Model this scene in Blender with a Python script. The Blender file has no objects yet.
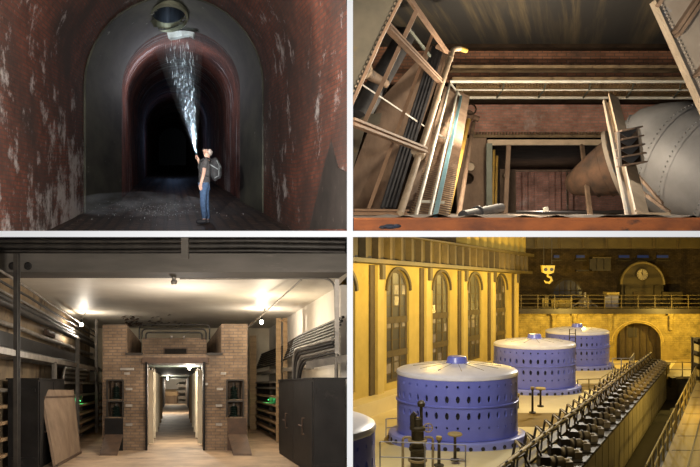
import bpy, bmesh, math, random
from mathutils import Vector, Matrix
C = bpy.context.scene.collection
PI = math.pi
V = Vector
rnd = random.Random(7)

# ------------------------------------------------------------------ mesh builder
class MB:
    """collects shapes in world coordinates; build() links them as ONE mesh object"""
    def __init__(s):
        s.v = []; s.f = []; s.uv = []; s.mi = []; s.cur = 0
    def add(s, vs, fs, uvs=None):
        o = len(s.v)
        s.v += [V(p) for p in vs]
        for k, f in enumerate(fs):
            s.f.append([o + i for i in f]); s.mi.append(s.cur)
            s.uv.append(uvs[k] if uvs else None)
        return s
    def quad(s, a, b, c, d): return s.add([a, b, c, d], [(0, 1, 2, 3)])
    def hexa(s, p):   # p: 4 corners of one face then the 4 opposite ones
        return s.add(p, [(0,1,2,3), (7,6,5,4), (0,4,5,1), (1,5,6,2), (2,6,7,3), (3,7,4,0)])
    def box(s, c, d, M=None):
        c = V(c); h = V(d) / 2
        p = [V((x*h.x, y*h.y, z*h.z)) for y in (-1, 1) for x, z in ((-1,-1), (1,-1), (1,1), (-1,1))]
        if M: p = [M @ q for q in p]
        return s.hexa([c + q for q in p])
    def span(s, a, b):  # axis aligned box between two corners
        a = V(a); b = V(b)
        return s.box((a + b) / 2, [abs(x) for x in (b - a)])
    def bar(s, p, q, w, h=None, side=None):
        """rectangular bar from p to q, w wide along side, h deep across"""
        p = V(p); q = V(q); h = h or w
        d = (q - p).normalized()
        sd = V(side) if side else (V((0, 1, 0)) if abs(d.y) < .9 else V((1, 0, 0)))
        b = d.cross(sd).normalized(); sd = b.cross(d).normalized()
        x = b * w / 2; y = sd * h / 2
        return s.hexa([p-x-y, p+x-y, p+x+y, p-x+y, q-x-y, q+x-y, q+x+y, q-x+y])
    def ibeam(s, p, q, w, h, t=.03, side=None):
        p = V(p); q = V(q); d = (q - p).normalized()
        sd = V(side) if side else V((0, 1, 0))
        b = d.cross(sd).normalized(); sd = b.cross(d).normalized()
        for k in (-1, 1):
            s.bar(p + sd*k*(h/2-t/2), q + sd*k*(h/2-t/2), w, t, sd)
        s.bar(p, q, t, h - 2*t, sd)
        return s
    def tube(s, pts, r, n=8, caps=True):
        pts = [V(p) for p in pts]; m = len(pts)
        rr = r if isinstance(r, (list, tuple)) else [r]*m
        d0 = (pts[1]-pts[0]).normalized()
        nrm = d0.orthogonal().normalized()
        vs = []; 
        for i, p in enumerate(pts):
            if i == 0: t = d0
            elif i == m-1: t = (pts[i]-pts[i-1]).normalized()
            else: t = ((pts[i]-pts[i-1]).normalized() + (pts[i+1]-pts[i]).normalized()).normalized()
            nrm = (nrm - t*nrm.dot(t)).normalized(); b = t.cross(nrm)
            for k in range(n):
                a = 2*PI*k/n
                vs.append(p + (nrm*math.cos(a) + b*math.sin(a))*rr[i])
        fs = []
        for i in range(m-1):
            for k in range(n):
                k2 = (k+1) % n
                fs.append((i*n+k, i*n+k2, (i+1)*n+k2, (i+1)*n+k))
        if caps:
            fs.append(tuple(range(n-1, -1, -1))); fs.append(tuple((m-1)*n+k for k in range(n)))
        return s.add(vs, fs)
    def lathe(s, prof, c=(0,0,0), n=24, M=None, sx=1.0):
        c = V(c); vs = []; m = len(prof)
        for r, z in prof:
            for k in range(n):
                a = 2*PI*k/n
                p = V((r*math.cos(a)*sx, r*math.sin(a), z))
                vs.append(c + (M @ p if M else p))
        fs = [(i*n+k, i*n+(k+1)%n, (i+1)*n+(k+1)%n, (i+1)*n+k) for i in range(m-1) for k in range(n)]
        if prof[0][0] > 1e-6: fs.append(tuple(range(n-1, -1, -1)))
        if prof[-1][0] > 1e-6: fs.append(tuple((m-1)*n+k for k in range(n)))
        return s.add(vs, fs)
    def ball(s, c, r, nu=12, nv=8, M=None):
        c = V(c); r = V(r) if hasattr(r, '__len__') else V((r, r, r)); vs = []; fs = []
        for j in range(1, nv):
            t = PI*j/nv
            for i in range(nu):
                a = 2*PI*i/nu
                p = V((r.x*math.sin(t)*math.cos(a), r.y*math.sin(t)*math.sin(a), -r.z*math.cos(t)))
                vs.append(c + (M @ p if M else p))
        a0 = len(vs); vs.append(c + (M @ V((0,0,-r.z)) if M else V((0,0,-r.z)))); vs.append(c + (M @ V((0,0,r.z)) if M else V((0,0,r.z))))
        for j in range(nv-2):
            for i in range(nu):
                i2 = (i+1) % nu
                fs.append((j*nu+i, j*nu+i2, (j+1)*nu+i2, (j+1)*nu+i))
        for i in range(nu):
            i2 = (i+1) % nu
            fs.append((a0, i2, i)); fs.append((a0+1, (nv-2)*nu+i, (nv-2)*nu+i2))
        return s.add(vs, fs)
    def prism(s, poly, d):
        poly = [V(p) for p in poly]; d = V(d); n = len(poly)
        return s.add(poly + [p+d for p in poly],
            [tuple(range(n)), tuple(range(2*n-1, n-1, -1))] + [(i, n+i, n+(i+1)%n, (i+1)%n) for i in range(n)])
    def grid(s, rows, keep=None, u0=0., v0=0.):
        """rows of points -> quads with arc-length uv; keep(centre) may drop faces"""
        m = len(rows); n = len(rows[0])
        mid = rows[m//2]; us = [u0]
        for j in range(1, n): us.append(us[-1] + (V(mid[j])-V(mid[j-1])).length)
        vsx = [v0]
        for i in range(1, m): vsx.append(vsx[-1] + (V(rows[i][n//2])-V(rows[i-1][n//2])).length)
        vs = [V(p) for r in rows for p in r]; fs = []; uv = []
        for i in range(m-1):
            for j in range(n-1):
                q = (i*n+j, i*n+j+1, (i+1)*n+j+1, (i+1)*n+j)
                if keep and not keep(i, j): continue
                fs.append(q); uv.append([(vsx[i], us[j]), (vsx[i], us[j+1]), (vsx[i+1], us[j+1]), (vsx[i+1], us[j])])
        return s.add(vs, fs, uv)
    def build(s, name, mats, parent=None, smooth=None, merge=False, origin=None):
        if not isinstance(mats, (list, tuple)): mats = [mats]
        me = bpy.data.meshes.new(name)
        lo = V((min(p.x for p in s.v), min(p.y for p in s.v), min(p.z for p in s.v)))
        hi = V((max(p.x for p in s.v), max(p.y for p in s.v), max(p.z for p in s.v)))
        if parent is not None:
            w = V((0,0,0)); q = parent
            while q is not None: w += q.location; q = q.parent
            org = w
        else:
            org = V(origin) if origin else V(((lo.x+hi.x)/2, (lo.y+hi.y)/2, lo.z))
        me.from_pydata([p - org for p in s.v], [], s.f)
        for m in mats: me.materials.append(m)
        me.polygons.foreach_set('material_index', s.mi)
        ul = me.uv_layers.new(name='UVMap')
        for k, pl in enumerate(me.polygons):
            u = s.uv[k]
            if u is None:
                nn = pl.normal; ax = max(range(3), key=lambda i: abs(nn[i]))
                for li in pl.loop_indices:
                    co = s.v[me.loops[li].vertex_index]
                    ul.data[li].uv = (co.y, co.z) if ax == 0 else (co.x, co.z) if ax == 1 else (co.x, co.y)
            else:
                for li, t in zip(pl.loop_indices, u): ul.data[li].uv = t
        bm = bmesh.new(); bm.from_mesh(me)
        if merge: bmesh.ops.remove_doubles(bm, verts=bm.verts, dist=1e-4)
        if parent is not None or True:
            if not getattr(s, 'openmesh', False): bmesh.ops.recalc_face_normals(bm, faces=bm.faces)
        bm.to_mesh(me); bm.free()
        if smooth:
            me.polygons.foreach_set('use_smooth', [True]*len(me.polygons))
            me.set_sharp_from_angle(angle=math.radians(smooth))
        o = bpy.data.objects.new(name, me); C.objects.link(o)
        if parent is not None: o.parent = parent
        else: o.location = org
        return o

def tag(o, label, cat, group=None, kind=None):
    o['label'] = label; o['category'] = cat
    if group: o['group'] = group
    if kind: o['kind'] = kind
    return o
def thing(name, label, cat, loc, group=None):
    o = bpy.data.objects.new(name, None); C.objects.link(o); o.location = V(loc)
    o.empty_display_size = .2
    return tag(o, label, cat, group)
def struct(o, label=None):
    o['kind'] = 'structure'
    if label: o['label'] = label
    return o
def copy_tree(o, parent=None):
    c = o.copy(); C.objects.link(c); c.parent = parent
    for ch in o.children: copy_tree(ch, c)
    return c
def lamp(name, kind, loc, power, col=(1,1,1), r=.1, aim=None, spot=None, blend=.3, size=None):
    L = bpy.data.lights.new(name, kind); L.energy = power; L.color = col
    if kind == 'AREA':
        L.shape = 'RECTANGLE'; L.size, L.size_y = size
    else: L.shadow_soft_size = r
    if spot: L.spot_size = math.radians(spot); L.spot_blend = blend
    o = bpy.data.objects.new(name, L); C.objects.link(o); o.location = V(loc)
    if aim is not None: o.rotation_euler = (V(aim)-V(loc)).to_track_quat('-Z', 'Y').to_euler()
    return o
def arc(c, r, a0, a1, n, ex, ez):
    return [V(c) + V(ex)*(r*math.cos(a0+(a1-a0)*k/n)) + V(ez)*(r*math.sin(a0+(a1-a0)*k/n)) for k in range(n+1)]
def round_path(pts, r, n=4):
    """polyline with its inner corners rounded"""
    pts = [V(p) for p in pts]; out = [pts[0]]
    for a, b, c in zip(pts, pts[1:], pts[2:]):
        rr = min(r, (a-b).length*.45, (c-b).length*.45)
        p = b + (a-b).normalized()*rr; q = b + (c-b).normalized()*rr
        for k in range(n+1):
            t = k/n; out.append(p*(1-t)**2 + b*(2*t*(1-t)) + q*t*t)
    return out + [pts[-1]]

# ------------------------------------------------------------------ materials
class NT:
    def __init__(s, name):
        s.m = bpy.data.materials.new(name); s.m.use_nodes = True
        s.t = s.m.node_tree; s.b = s.t.nodes['Principled BSDF']; s.out = s.t.nodes['Material Output']
        s.tc = s.t.nodes.new('ShaderNodeTexCoord')
    def n(s, typ, **kw):
        x = s.t.nodes.new('ShaderNode'+typ)
        for k, v in kw.items(): setattr(x, k, v)
        return x
    def l(s, a, b): s.t.links.new(a, b)
    def coord(s, src, scale=(1,1,1), rot=(0,0,0)):
        mp = s.n('Mapping'); mp.inputs['Scale'].default_value = scale; mp.inputs['Rotation'].default_value = rot
        s.l(s.tc.outputs[src], mp.inputs['Vector']); return mp.outputs[0]
    def noise(s, vec, scale, detail=4, rough=.6):
        x = s.n('TexNoise'); x.inputs['Scale'].default_value = scale; x.inputs['Detail'].default_value = detail
        x.inputs['Roughness'].default_value = rough; s.l(vec, x.inputs['Vector']); return x.outputs['Fac']
    def ramp(s, fac, stops):
        x = s.n('ValToRGB'); e = x.color_ramp.elements
        while len(e) < len(stops): e.new(.5)
        for k, (p, c) in enumerate(stops):
            e[k].position = p; e[k].color = (c, c, c, 1) if not hasattr(c, '__len__') else (*c, 1)
        s.l(fac, x.inputs[0]); return x.outputs[0]
    def mix(s, fac, a, b, mode='MIX'):
        x = s.n('Mix', data_type='RGBA', blend_type=mode)
        for sock, v in ((x.inputs[0], fac), (x.inputs[6], a), (x.inputs[7], b)):
            if isinstance(v, (int, float)): sock.default_value = v
            elif isinstance(v, (tuple, list)): sock.default_value = (*v, 1)
            else: s.l(v, sock)
        return x.outputs[2]
    def bump(s, h, strength=.3, dist=.02):
        x = s.n('Bump'); x.inputs['Strength'].default_value = strength; x.inputs['Distance'].default_value = dist
        s.l(h, x.inputs['Height']); s.l(x.outputs[0], s.b.inputs['Normal'])
    def fin(s, col, rough=.8, metal=0.):
        if isinstance(col, (tuple, list)): s.b.inputs['Base Color'].default_value = (*col, 1)
        else: s.l(col, s.b.inputs['Base Color'])
        s.b.inputs['Roughness'].default_value = rough; s.b.inputs['Metallic'].default_value = metal
        return s.m
def mat(name, c1, c2=None, scale=3., rough=.7, metal=0., bump=.15, stretch=(1,1,1), c3=None, thr=.62, s3=None, rot=0., spec=None):
    """two-tone mottled material; c3 = patches of a third tone with a shape of their own"""
    k = NT(name); c2 = c2 or tuple(x*.6 for x in c1)
    v = k.coord('Object', stretch)
    if rot:
        m0 = k.n('Mapping'); m0.inputs['Rotation'].default_value = (0, 0, rot); k.l(k.tc.outputs['Object'], m0.inputs[0])
        m1 = k.n('Mapping'); m1.inputs['Scale'].default_value = stretch; k.l(m0.outputs[0], m1.inputs[0]); v = m1.outputs[0]
    if spec is not None: k.b.inputs['Specular IOR Level'].default_value = spec
    f = k.noise(v, scale, 6)
    col = k.mix(k.ramp(f, [(.35, 0), (.65, 1)]), c2, c1)
    if c3: col = k.mix(k.ramp(k.noise(v, s3 or scale*.7, 8, .7), [(thr-.03, 0), (thr+.05, 1)]), col, c3)
    if bump: k.bump(f, bump, .03)
    return k.fin(col, rough, metal)
def brickmat(name, c1, c2, mortar, bw=.24, bh=.08, stain=None, st_scale=(.25,1.2), thr=.58, grime=None, g_scale=.35, g_thr=.5, bump=.4, rough=.85, msize=.012, dots=None, low=None, dthr=.66):
    k = NT(name); uv = k.coord('UV')
    b = k.n('TexBrick'); b.inputs['Scale'].default_value = 1.; b.inputs['Brick Width'].default_value = bw
    b.inputs['Row Height'].default_value = bh; b.inputs['Mortar Size'].default_value = msize
    b.inputs['Color1'].default_value = (*c1, 1); b.inputs['Color2'].default_value = (*c2, 1); b.inputs['Mortar'].default_value = (*mortar, 1)
    k.l(uv, b.inputs['Vector']); col = b.outputs['Color']
    var = k.noise(uv, 1.3, 5, .7)
    col = k.mix(k.ramp(var, [(.3, .35), (.7, 1.)]), (0,0,0), col)
    if grime:
        col = k.mix(k.ramp(k.noise(uv, g_scale, 6, .65), [(g_thr-.08, 0), (g_thr+.1, .85)]), col, grime)
    if stain:
        s1 = k.noise(k.coord('UV', (st_scale[0], st_scale[1], 1)), 2.2, 8, .75)
        s2 = k.noise(uv, .22, 3, .5)
        mm = k.n('Math', operation='MULTIPLY_ADD'); k.l(s2, mm.inputs[0]); mm.inputs[1].default_value = .5; k.l(s1, mm.inputs[2])
        if low:
            sx = k.n('SeparateXYZ'); k.l(uv, sx.inputs[0]); mr = k.n('MapRange'); k.l(sx.outputs[1], mr.inputs[0]); mr.inputs[1].default_value = 0.; mr.inputs[2].default_value = low[0]; mr.inputs[3].default_value = low[1]; mr.inputs[4].default_value = 0.
            ad = k.n('Math', operation='ADD'); k.l(mm.outputs[0], ad.inputs[0]); k.l(mr.outputs[0], ad.inputs[1]); mm = ad
        col = k.mix(k.ramp(mm.outputs[0], [(thr+.2, 0), (thr+.31, .8)]), col, stain)
    if dots:
        d = k.noise(uv, 5., 6, .8)
        col = k.mix(k.ramp(d, [(dthr, 0), (dthr+.08, .8)]), col, dots)
    k.bump(b.outputs['Fac'], -bump if False else bump, .02)
    k.b.inputs['Specular IOR Level'].default_value = .3
    return k.fin(col, rough)

# ------------------------------------------------------------------ the four rooms share one eye point at the origin; each has its own long axis
def axis(ax, az):
    return lambda u, w, t: V((ax*t + u, t, az*t + w))
def at(px, py, t):   # a sight line through a point of the 700 x 467 frame, met at distance t
    return V(((px-350.)*t/700., t, (233.5-py)*t/700.))
TUN = axis(-.2571, .1121)     # brick tunnel, its floor climbing
PIT = axis(.3214, .0264)      # penstock pit
VAU = axis(-.2486, -.2164)    # cable vault, its floor falling away
HAL = axis(.55, -.0779)       # generator hall
# ------------------------------------------------------------------ camera and the white dividing walls between the rooms
cam = bpy.data.cameras.new('camera'); cam.lens = 36; cam.sensor_width = 36; cam.clip_end = 400
co = bpy.data.objects.new('camera', cam); C.objects.link(co); co.rotation_euler = (PI/2, 0, 0)
sc = bpy.context.scene; sc.camera = co
sc.view_settings.view_transform = 'Standard'; sc.view_settings.look = 'None'
sc.view_settings.exposure = 0; sc.view_settings.gamma = 1; sc.view_settings.use_curve_mapping = False
w = bpy.data.worlds.new('world'); sc.world = w; w.use_nodes = True
w.node_tree.nodes['Background'].inputs[0].default_value = (0, 0, 0, 1)
white = mat('white_paint', (.93,.93,.93), (.9,.9,.9), bump=0, rough=.9)
T3 = 3/700.
m = MB(); m.span((-9, 3, -3.5*T3), (9, 3.5, 2.6*T3))
struct(m.build('wall_divider', white), 'white horizontal front edge between upper and lower rooms')
grey = mat('partition_grey', (.22,.20,.18), (.15,.14,.125), scale=.6)
m = MB(); m.span((-75, 3.5, -3.5*T3), (75, 115, 2.6*T3)); struct(m.build('floor_divider', grey), 'grey dividing slab between upper and lower rooms')
for z0, z1, lab in ((2.6*T3, 40, 'between tunnel and penstock pit'), (-40, -3.5*T3, 'between cable vault and generator hall')):
    m = MB(); m.span((-3*T3, 3, z0), (2.95*T3, 3.5, z1)); struct(m.build('wall_partition', white), 'white upright front edge ' + lab)
    m = MB(); m.span((-3*T3, 3.5, z0), (2.95*T3, 115, z1)); struct(m.build('wall_partition', grey), 'grey upright partition ' + lab)
lamp('divider_fill', 'POINT', (0, 0.2, 0.0), 340, (1,1,1), .02)  # unseen lamp at the eye point, added to whiten the divider edges
# ================================================================== BRICK TUNNEL with a person lighting a shaft
t_brick = brickmat('tunnel_brick', (.26,.085,.05), (.16,.055,.038), (.12,.075,.058), stain=(.55,.52,.5), grime=(.05,.035,.03), dots=(.40,.34,.28), low=(4.2, .13), thr=.635, st_scale=(.5,.5))
t_inner = brickmat('inner_brick', (.36,.11,.07), (.26,.075,.05), (.2,.12,.1), stain=(.6,.6,.62), grime=(.05,.03,.03), st_scale=(1.6,.12), thr=.60)
t_conc = mat('ring_concrete', (.075,.077,.055), (.018,.02,.017), scale=.9, c3=(.4,.42,.36), thr=.68, s3=2.2, stretch=(1,.35,1), rough=.75)
t_lip = mat('lip_concrete', (.34,.35,.25), (.22,.23,.16), scale=1.2, rough=.8)
t_steel = mat('liner_steel', (.06,.08,.11), (.03,.04,.06), scale=2, stretch=(4,4,.4), rough=.5)
t_floor = brickmat('tunnel_floor', (.19,.115,.075), (.11,.07,.05), (.04,.03,.025), bw=.34, bh=.28, dthr=.60, dots=(.3,.26,.22), grime=(.03,.025,.025), bump=.9, rough=.55, msize=.05)
FLOOR = -1.6
def vault_row(t, uc, R, spring, nseg=20, nwall=8, cut=0.):
    """one cross-section: left foot, up the wall, over the arch, down the right wall"""
    bot = max(FLOOR, -.1121*t + cut)
    L = [(uc-R, bot + (spring-bot)*k/nwall) for k in range(nwall)]
    A = [(uc + R*math.cos(PI - PI*k/nseg), spring + R*math.sin(PI*k/nseg)) for k in range(nseg+1)]
    Rr = [(uc+R, spring - (spring-bot)*k/nwall) for k in range(1, nwall+1)]
    return [TUN(u, w, t) for u, w in L + A + Rr]
m = MB(); m.openmesh = True
m.grid([vault_row(t, -.09 + .19*(t-10.3)/9, 2.71 - .23*(t-10.3)/9, 1.93, cut=.03) for t in [10.3 + .6*k for k in range(15)] + [19.3]])
struct(m.build('wall_tunnel', t_brick, smooth=30), 'red brick tunnel vault with pale mineral streaks')
# concrete ring: face step + tapering soffit with an opening for the shaft at the crown
HC, HA, HT = (-.06, .56, 2.0), 22.0, 2.0     # shaft: centre offset, half width, half length along the tunnel
def ring_row(t):
    k = (t-19.3)/5.1
    return vault_row(t, .11+.27*k, 2.43-.37*k, 1.93+.37*k, nseg=64, nwall=6)
m = MB(); m.openmesh = True
m.grid([vault_row(19.3, .10, 2.48, 1.93, nseg=64, nwall=6), ring_row(19.31)])
ts = [19.31 + 5.09*k/30 for k in range(31)]; rows = [ring_row(t) for t in ts]
def keep(i, j):
    c = (rows[i][j] + rows[i][j+1] + rows[i+1][j] + rows[i+1][j+1]) / 4
    u = c.x + .2571*c.y; wv = c.z - .1121*c.y
    return not (wv > 3.5 and ((u+.06)/.50)**2 + ((c.y-22)/1.85)**2 < 1)
m.grid(rows, keep)
m.grid([ring_row(24.4), vault_row(24.45, .38, 2.16, 2.2, nseg=64, nwall=6)])
struct(m.build('wall_ring', t_conc, smooth=30), 'dark concrete lining ring in the tunnel with a shaft opening at its crown')
m = MB(); m.openmesh = True
m.grid([vault_row(t, .38, 2.16, 2.2) for t in [24.45 + 1.2*k for k in range(74)]])
struct(m.build('wall_inner_tunnel', t_inner, smooth=30), 'inner brick tunnel with pale curved streaks fading into darkness')
m = MB(); m.openmesh = True
ts = [14.6] + [15 + .5*k for k in range(30)] + [30 + 2.5*k for k in range(33)]
m.grid([[TUN(-2.9 + 5.7*k/24, max(FLOOR + .03*rnd.uniform(-1, 1), -.1121*t+.01), t) for k in range(25)] for t in ts])
struct(m.build('floor_tunnel', t_floor, smooth=60), 'dark wet cobbled tunnel floor')
# shaft: oblong concrete collar below a steel liner
m = MB(); m.hexa([TUN(u, w, t) for t in (112, 112.3) for u, w in ((-2.2, FLOOR-.3), (2.9, FLOOR-.3), (2.9, 4.6), (-2.2, 4.6))]); struct(m.build('wall_tunnel_end', t_steel), 'dark end of the inner tunnel')
sh = thing('access_shaft', 'round pale concrete shaft opening at the tunnel crown with dark steel liner', 'shaft', TUN(-.06, 4.2, 22))
def oval(w0, k, n=40):
    return [TUN(-.06 + .56*k*math.cos(2*PI*i/n), w0 + .03*math.sin(2*PI*i/n)*0, 22 + 2.0*k*math.sin(2*PI*i/n)) for i in range(n)] 
def oval_rings(specs, n=40):
    mm = MB(); vs = []
    for w0, k in specs: vs += oval(w0, k, n)
    mm.add(vs, [(i*n+j, i*n+(j+1)%n, (i+1)*n+(j+1)%n, (i+1)*n+j) for i in range(len(specs)-1) for j in range(n)])
    return mm
m = oval_rings([(5.0, 1.14), (4.26, 1.14), (4.22, 1.04), (4.52, 1.0), (4.56, 1.14)]); m.build('collar', t_lip, sh, smooth=40)
m = oval_rings([(4.52, 1.01), (4.52, .95), (9.5, .95), (9.5, .9), (9.52, .01)]); m.openmesh = True; m.build('liner', t_steel, sh, smooth=40)
# cement patch on the right wall
def onwall(px, py, off=.03):
    t = (2.62-off)*700/(px-170.); return at(px, py, t)
poly = [(309,229), (321,178), (326,158), (331,140), (334,152), (338,168), (346.5,172), (346.5,229)]
m = MB(); m.prism([onwall(x, y, .012) for x, y in poly], (.02, 0, 0))
struct(m.build('wall_patch', mat('grey_render', (.045,.035,.03), (.022,.018,.015), scale=2.5, c3=(.16,.13,.11), thr=.66, s3=5)), 'grey render patch on right tunnel wall')
# added slab at the ring crown; the torch-lit white is in its colour
m = MB()
cc = TUN(.38, 2.3, 24.3)
a = [cc + V((math.cos(q)*2.02, 0, math.sin(q)*2.02)) for q in [math.radians(d) for d in (104, 98, 92, 86, 82, 77)]]
b = [cc + V((math.cos(q)*k, 0, math.sin(q)*k)) for q, k in zip([math.radians(d) for d in (77, 82, 86, 92, 98, 104)], (1.82, 1.88, 1.86, 1.82, 1.78, 1.8))]
m.prism(a + b, (0, .25, 0))
tag(m.build('lit_edge_slab', mat('torch_lit_white', (.8,.82,.8), (.6,.62,.6), rough=.9), smooth=30), 'white slab painted as the torch-lit edge of the arch crown under the shaft', 'lit edge')

# ---- person
FP = TUN(.80, FLOOR + .01, 16.2)
def skin(name, pts, edges, material, parent, sub=2):
    """pts: key -> (x, y, z, radius[, radius2]); one continuous skinned surface"""
    keys = list(pts); me = bpy.data.meshes.new(name)
    me.from_pydata([pts[k][:3] for k in keys], [(keys.index(a), keys.index(b)) for a, b in edges], [])
    o = bpy.data.objects.new(name, me); C.objects.link(o)
    md = o.modifiers.new('skin', 'SKIN'); md.use_smooth_shade = True
    for k, sv in zip(keys, me.skin_vertices[0].data):
        p = pts[k]; sv.radius = (p[3], p[4] if len(p) > 4 else p[3])
    me.skin_vertices[0].data[0].use_root = True
    sb = o.modifiers.new('sub', 'SUBSURF'); sb.levels = sub; sb.render_levels = sub
    bpy.context.view_layer.update()
    dg = bpy.context.evaluated_depsgraph_get()
    nm = bpy.data.meshes.new_from_object(o.evaluated_get(dg)); o.modifiers.clear(); o.data = nm
    nm.name = name; nm.materials.clear(); nm.materials.append(material)
    nm.polygons.foreach_set('use_smooth', [True]*len(nm.polygons))
    o.parent = parent
    return o
def chain(*k): return list(zip(k, k[1:]))
skin_m = mat('skin', (.62,.40,.31), (.52,.32,.25), scale=14, bump=.05, rough=.55)
shirt_m = mat('shirt_cloth', (.085,.085,.09), (.05,.05,.055), scale=18, rough=.95)
jean_m = mat('denim', (.055,.11,.22), (.03,.06,.13), scale=14, rough=.95)
shoe_m = mat('shoe_leather', (.02,.022,.03), (.012,.013,.02), scale=10, rough=.6)
hair_m = mat('grey_hair', (.42,.38,.36), (.3,.27,.25), scale=40, rough=.9)
pack_m = mat('pack_cloth', (.035,.038,.045), (.02,.022,.026), scale=12, rough=.85)
pack_g = mat('pack_trim', (.22,.25,.27), (.14,.16,.18), scale=12, rough=.7)
per = thing('person', 'person in grey t-shirt and jeans looking up and shining a torch', 'person', FP)
B = {'hip': (.0,0,.96,.11), 'waist': (-.005,0,1.10,.108), 'chest': (.02,0,1.32,.118), 'collar': (.05,0,1.46,.085), 'neck': (.06,0,1.53,.055), 'skull0': (.06,0,1.60,.068,.07),
     'skull': (.075,0,1.665,.088,.082), 'crown': (.10,0,1.72,.055),
     'jaw': (.005,0,1.63,.045), 'chin': (-.03,0,1.635,.022), 'nose': (-.035,0,1.69,.016), 'nosetip': (-.062,0,1.695,.011),
     'shN': (.055,-.19,1.43,.055), 'elN': (.03,-.24,1.14,.043), 'wrN': (-.03,-.235,.93,.03), 'palmN': (-.04,-.235,.87,.036,.022),
     'shF': (.03,.19,1.43,.055), 'elF': (-.09,.22,1.22,.043), 'wrF': (-.165,.13,1.46,.03), 'palmF': (-.18,.11,1.53,.034,.022),
     'thN': (.0,-.08,.84,.07), 'knN': (-.015,-.10,.50,.058), 'anN': (.02,-.10,.10,.04), 'toeN': (-.09,-.11,.045,.03),
     'thF': (.0,.08,.84,.07), 'knF': (.01,.11,.50,.058), 'anF': (.05,.12,.10,.04), 'toeF': (-.06,.13,.045,.03)}
E = chain('hip','waist','chest','collar','neck','skull0','skull','crown') + chain('skull0','jaw','chin') + chain('skull','nose','nosetip') \
  + chain('collar','shN','elN','wrN','palmN') + chain('collar','shF','elF','wrF','palmF') + chain('hip','thN','knN','anN','toeN') + chain('hip','thF','knF','anF','toeF')
for i in range(4):     # fingers of both hands: hanging one relaxed, raised one curled round the torch
    x = -.065 + .018*i; ln = (.06,.075,.07,.052)[i]
    B[f'n{i}a'] = (x,-.245,.83,.0095); B[f'n{i}b'] = (x-.004,-.24,.83-ln*.55,.009); B[f'n{i}c'] = (x-.002,-.222,.83-ln,.008)
    E += chain('palmN', f'n{i}a', f'n{i}b', f'n{i}c')
    z = 1.515 + .02*i; f = (.05,.058,.055,.045)[i]
    B[f'f{i}a'] = (-.205,.10,z,.0095); B[f'f{i}b'] = (-.232,.10-f*.5,z+.004,.009); B[f'f{i}c'] = (-.212,.10-f*1.35,z+.006,.008)
    E += chain('palmF', f'f{i}a', f'f{i}b', f'f{i}c')
B['nta'] = (-.075,-.215,.88,.011); B['ntb'] = (-.09,-.205,.835,.009); E += chain('palmN','nta','ntb')
B['fta'] = (-.175,.075,1.555,.011); B['ftb'] = (-.195,.045,1.585,.009); E += chain('palmF','fta','ftb')
body = skin('body', B, E, skin_m, per)
S = {'hem': (.0,0,.80,.14), 'hip': (.0,0,.95,.138), 'waist': (-.01,0,1.10,.14), 'chest': (.015,0,1.32,.15), 'collar': (.052,0,1.45,.115), 'nk': (.056,0,1.49,.075),
     'shN': (.055,-.19,1.435,.07), 'slN': (.04,-.222,1.24,.064), 'shF': (.03,.19,1.435,.07), 'slF': (-.045,.21,1.31,.064)}
skin('t_shirt', S, chain('hem','hip','waist','chest','collar','nk') + chain('collar','shN','slN') + chain('collar','shF','slF'), shirt_m, per)['label'] = 'dark grey short sleeved t-shirt'
J = {'hip': (.0,0,.97,.128), 'thN': (.0,-.095,.84,.1), 'knN': (-.015,-.10,.50,.078), 'anN': (.02,-.10,.09,.068),
     'thF': (.0,.095,.84,.1), 'knF': (.01,.11,.50,.078), 'anF': (.05,.12,.09,.068)}
skin('jeans', J, chain('hip','thN','knN','anN') + chain('hip','thF','knF','anF'), jean_m, per)['label'] = 'blue denim jeans'
for nm, dx, y in (('N', .02, -.10), ('F', .05, .12)):
    skin('shoe', {'heel': (dx+.06, y, .06, .065), 'mid': (dx-.06, y-.005, .055, .062), 'toe': (dx-.20, y-.01, .045, .05)}, chain('heel','mid','toe'), shoe_m, per)
m = MB(); m.ball(FP + V((.11,0,1.655)), (.075,.092,.08), 14, 10); m.build('hair', hair_m, per, smooth=60)['label'] = 'short grey hair at back of head'
for s in (-1, 1):
    m = MB(); m.ball(FP + V((.085, s*.088, 1.645)), (.022,.012,.032), 8, 6); m.build('ear', skin_m, per, smooth=60)
    m = MB(); m.ball(FP + V((-.008, s*.034, 1.715)), (.012,.012,.012), 8, 6); m.build('eye', mat('eye_white', (.8,.8,.8), bump=0), per, smooth=60)
bp = thing('backpack', 'dark backpack with pale trim worn on the back of the person', 'backpack', FP + V((.24, 0, 1.02)))
m = MB(); o3 = FP + V((.245, 0, 1.26)); m.ball(o3, (.115, .165, .27), 16, 12); m.build('bag_body', pack_m, bp, smooth=60)
m = MB(); m.ball(FP + V((.335, 0, 1.18)), (.06, .12, .14), 14, 10); m.build('front_pocket', pack_m, bp, smooth=60)
m = MB()
for s in (-1, 1): m.tube([FP + V(q) for q in ((.3,s*.1,1.46), (.36,s*.1,1.32), (.35,s*.13,1.1), (.25,s*.15,1.04))], .012, 6)
m.tube([FP + V(q) for q in ((.15,-.165,1.36), (.25,-.172,1.3), (.33,-.13,1.25))], .012, 6)
m.build('trim_cord', pack_g, bp, smooth=60)['label'] = 'pale grey trim cords'
for s in (-1, 1):
    m = MB(); m.tube([FP + V(q) for q in ((.18,s*.12,1.47), (.06,s*.14,1.515), (-.07,s*.14,1.44), (-.115,s*.13,1.3), (-.06,s*.165,1.15), (.12,s*.16,1.08))], .02, 6); m.build('strap', pack_m, bp, smooth=60)
TP = FP + V((-.2, .075, 1.545)); AIM = TUN(.2, 4.35, 24.2); TD = (AIM-TP).normalized()
fl = thing('flashlight', 'small black torch raised in the hand of the person', 'flashlight', TP)
Mt = TD.to_track_quat('Z', 'Y').to_matrix()
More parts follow.
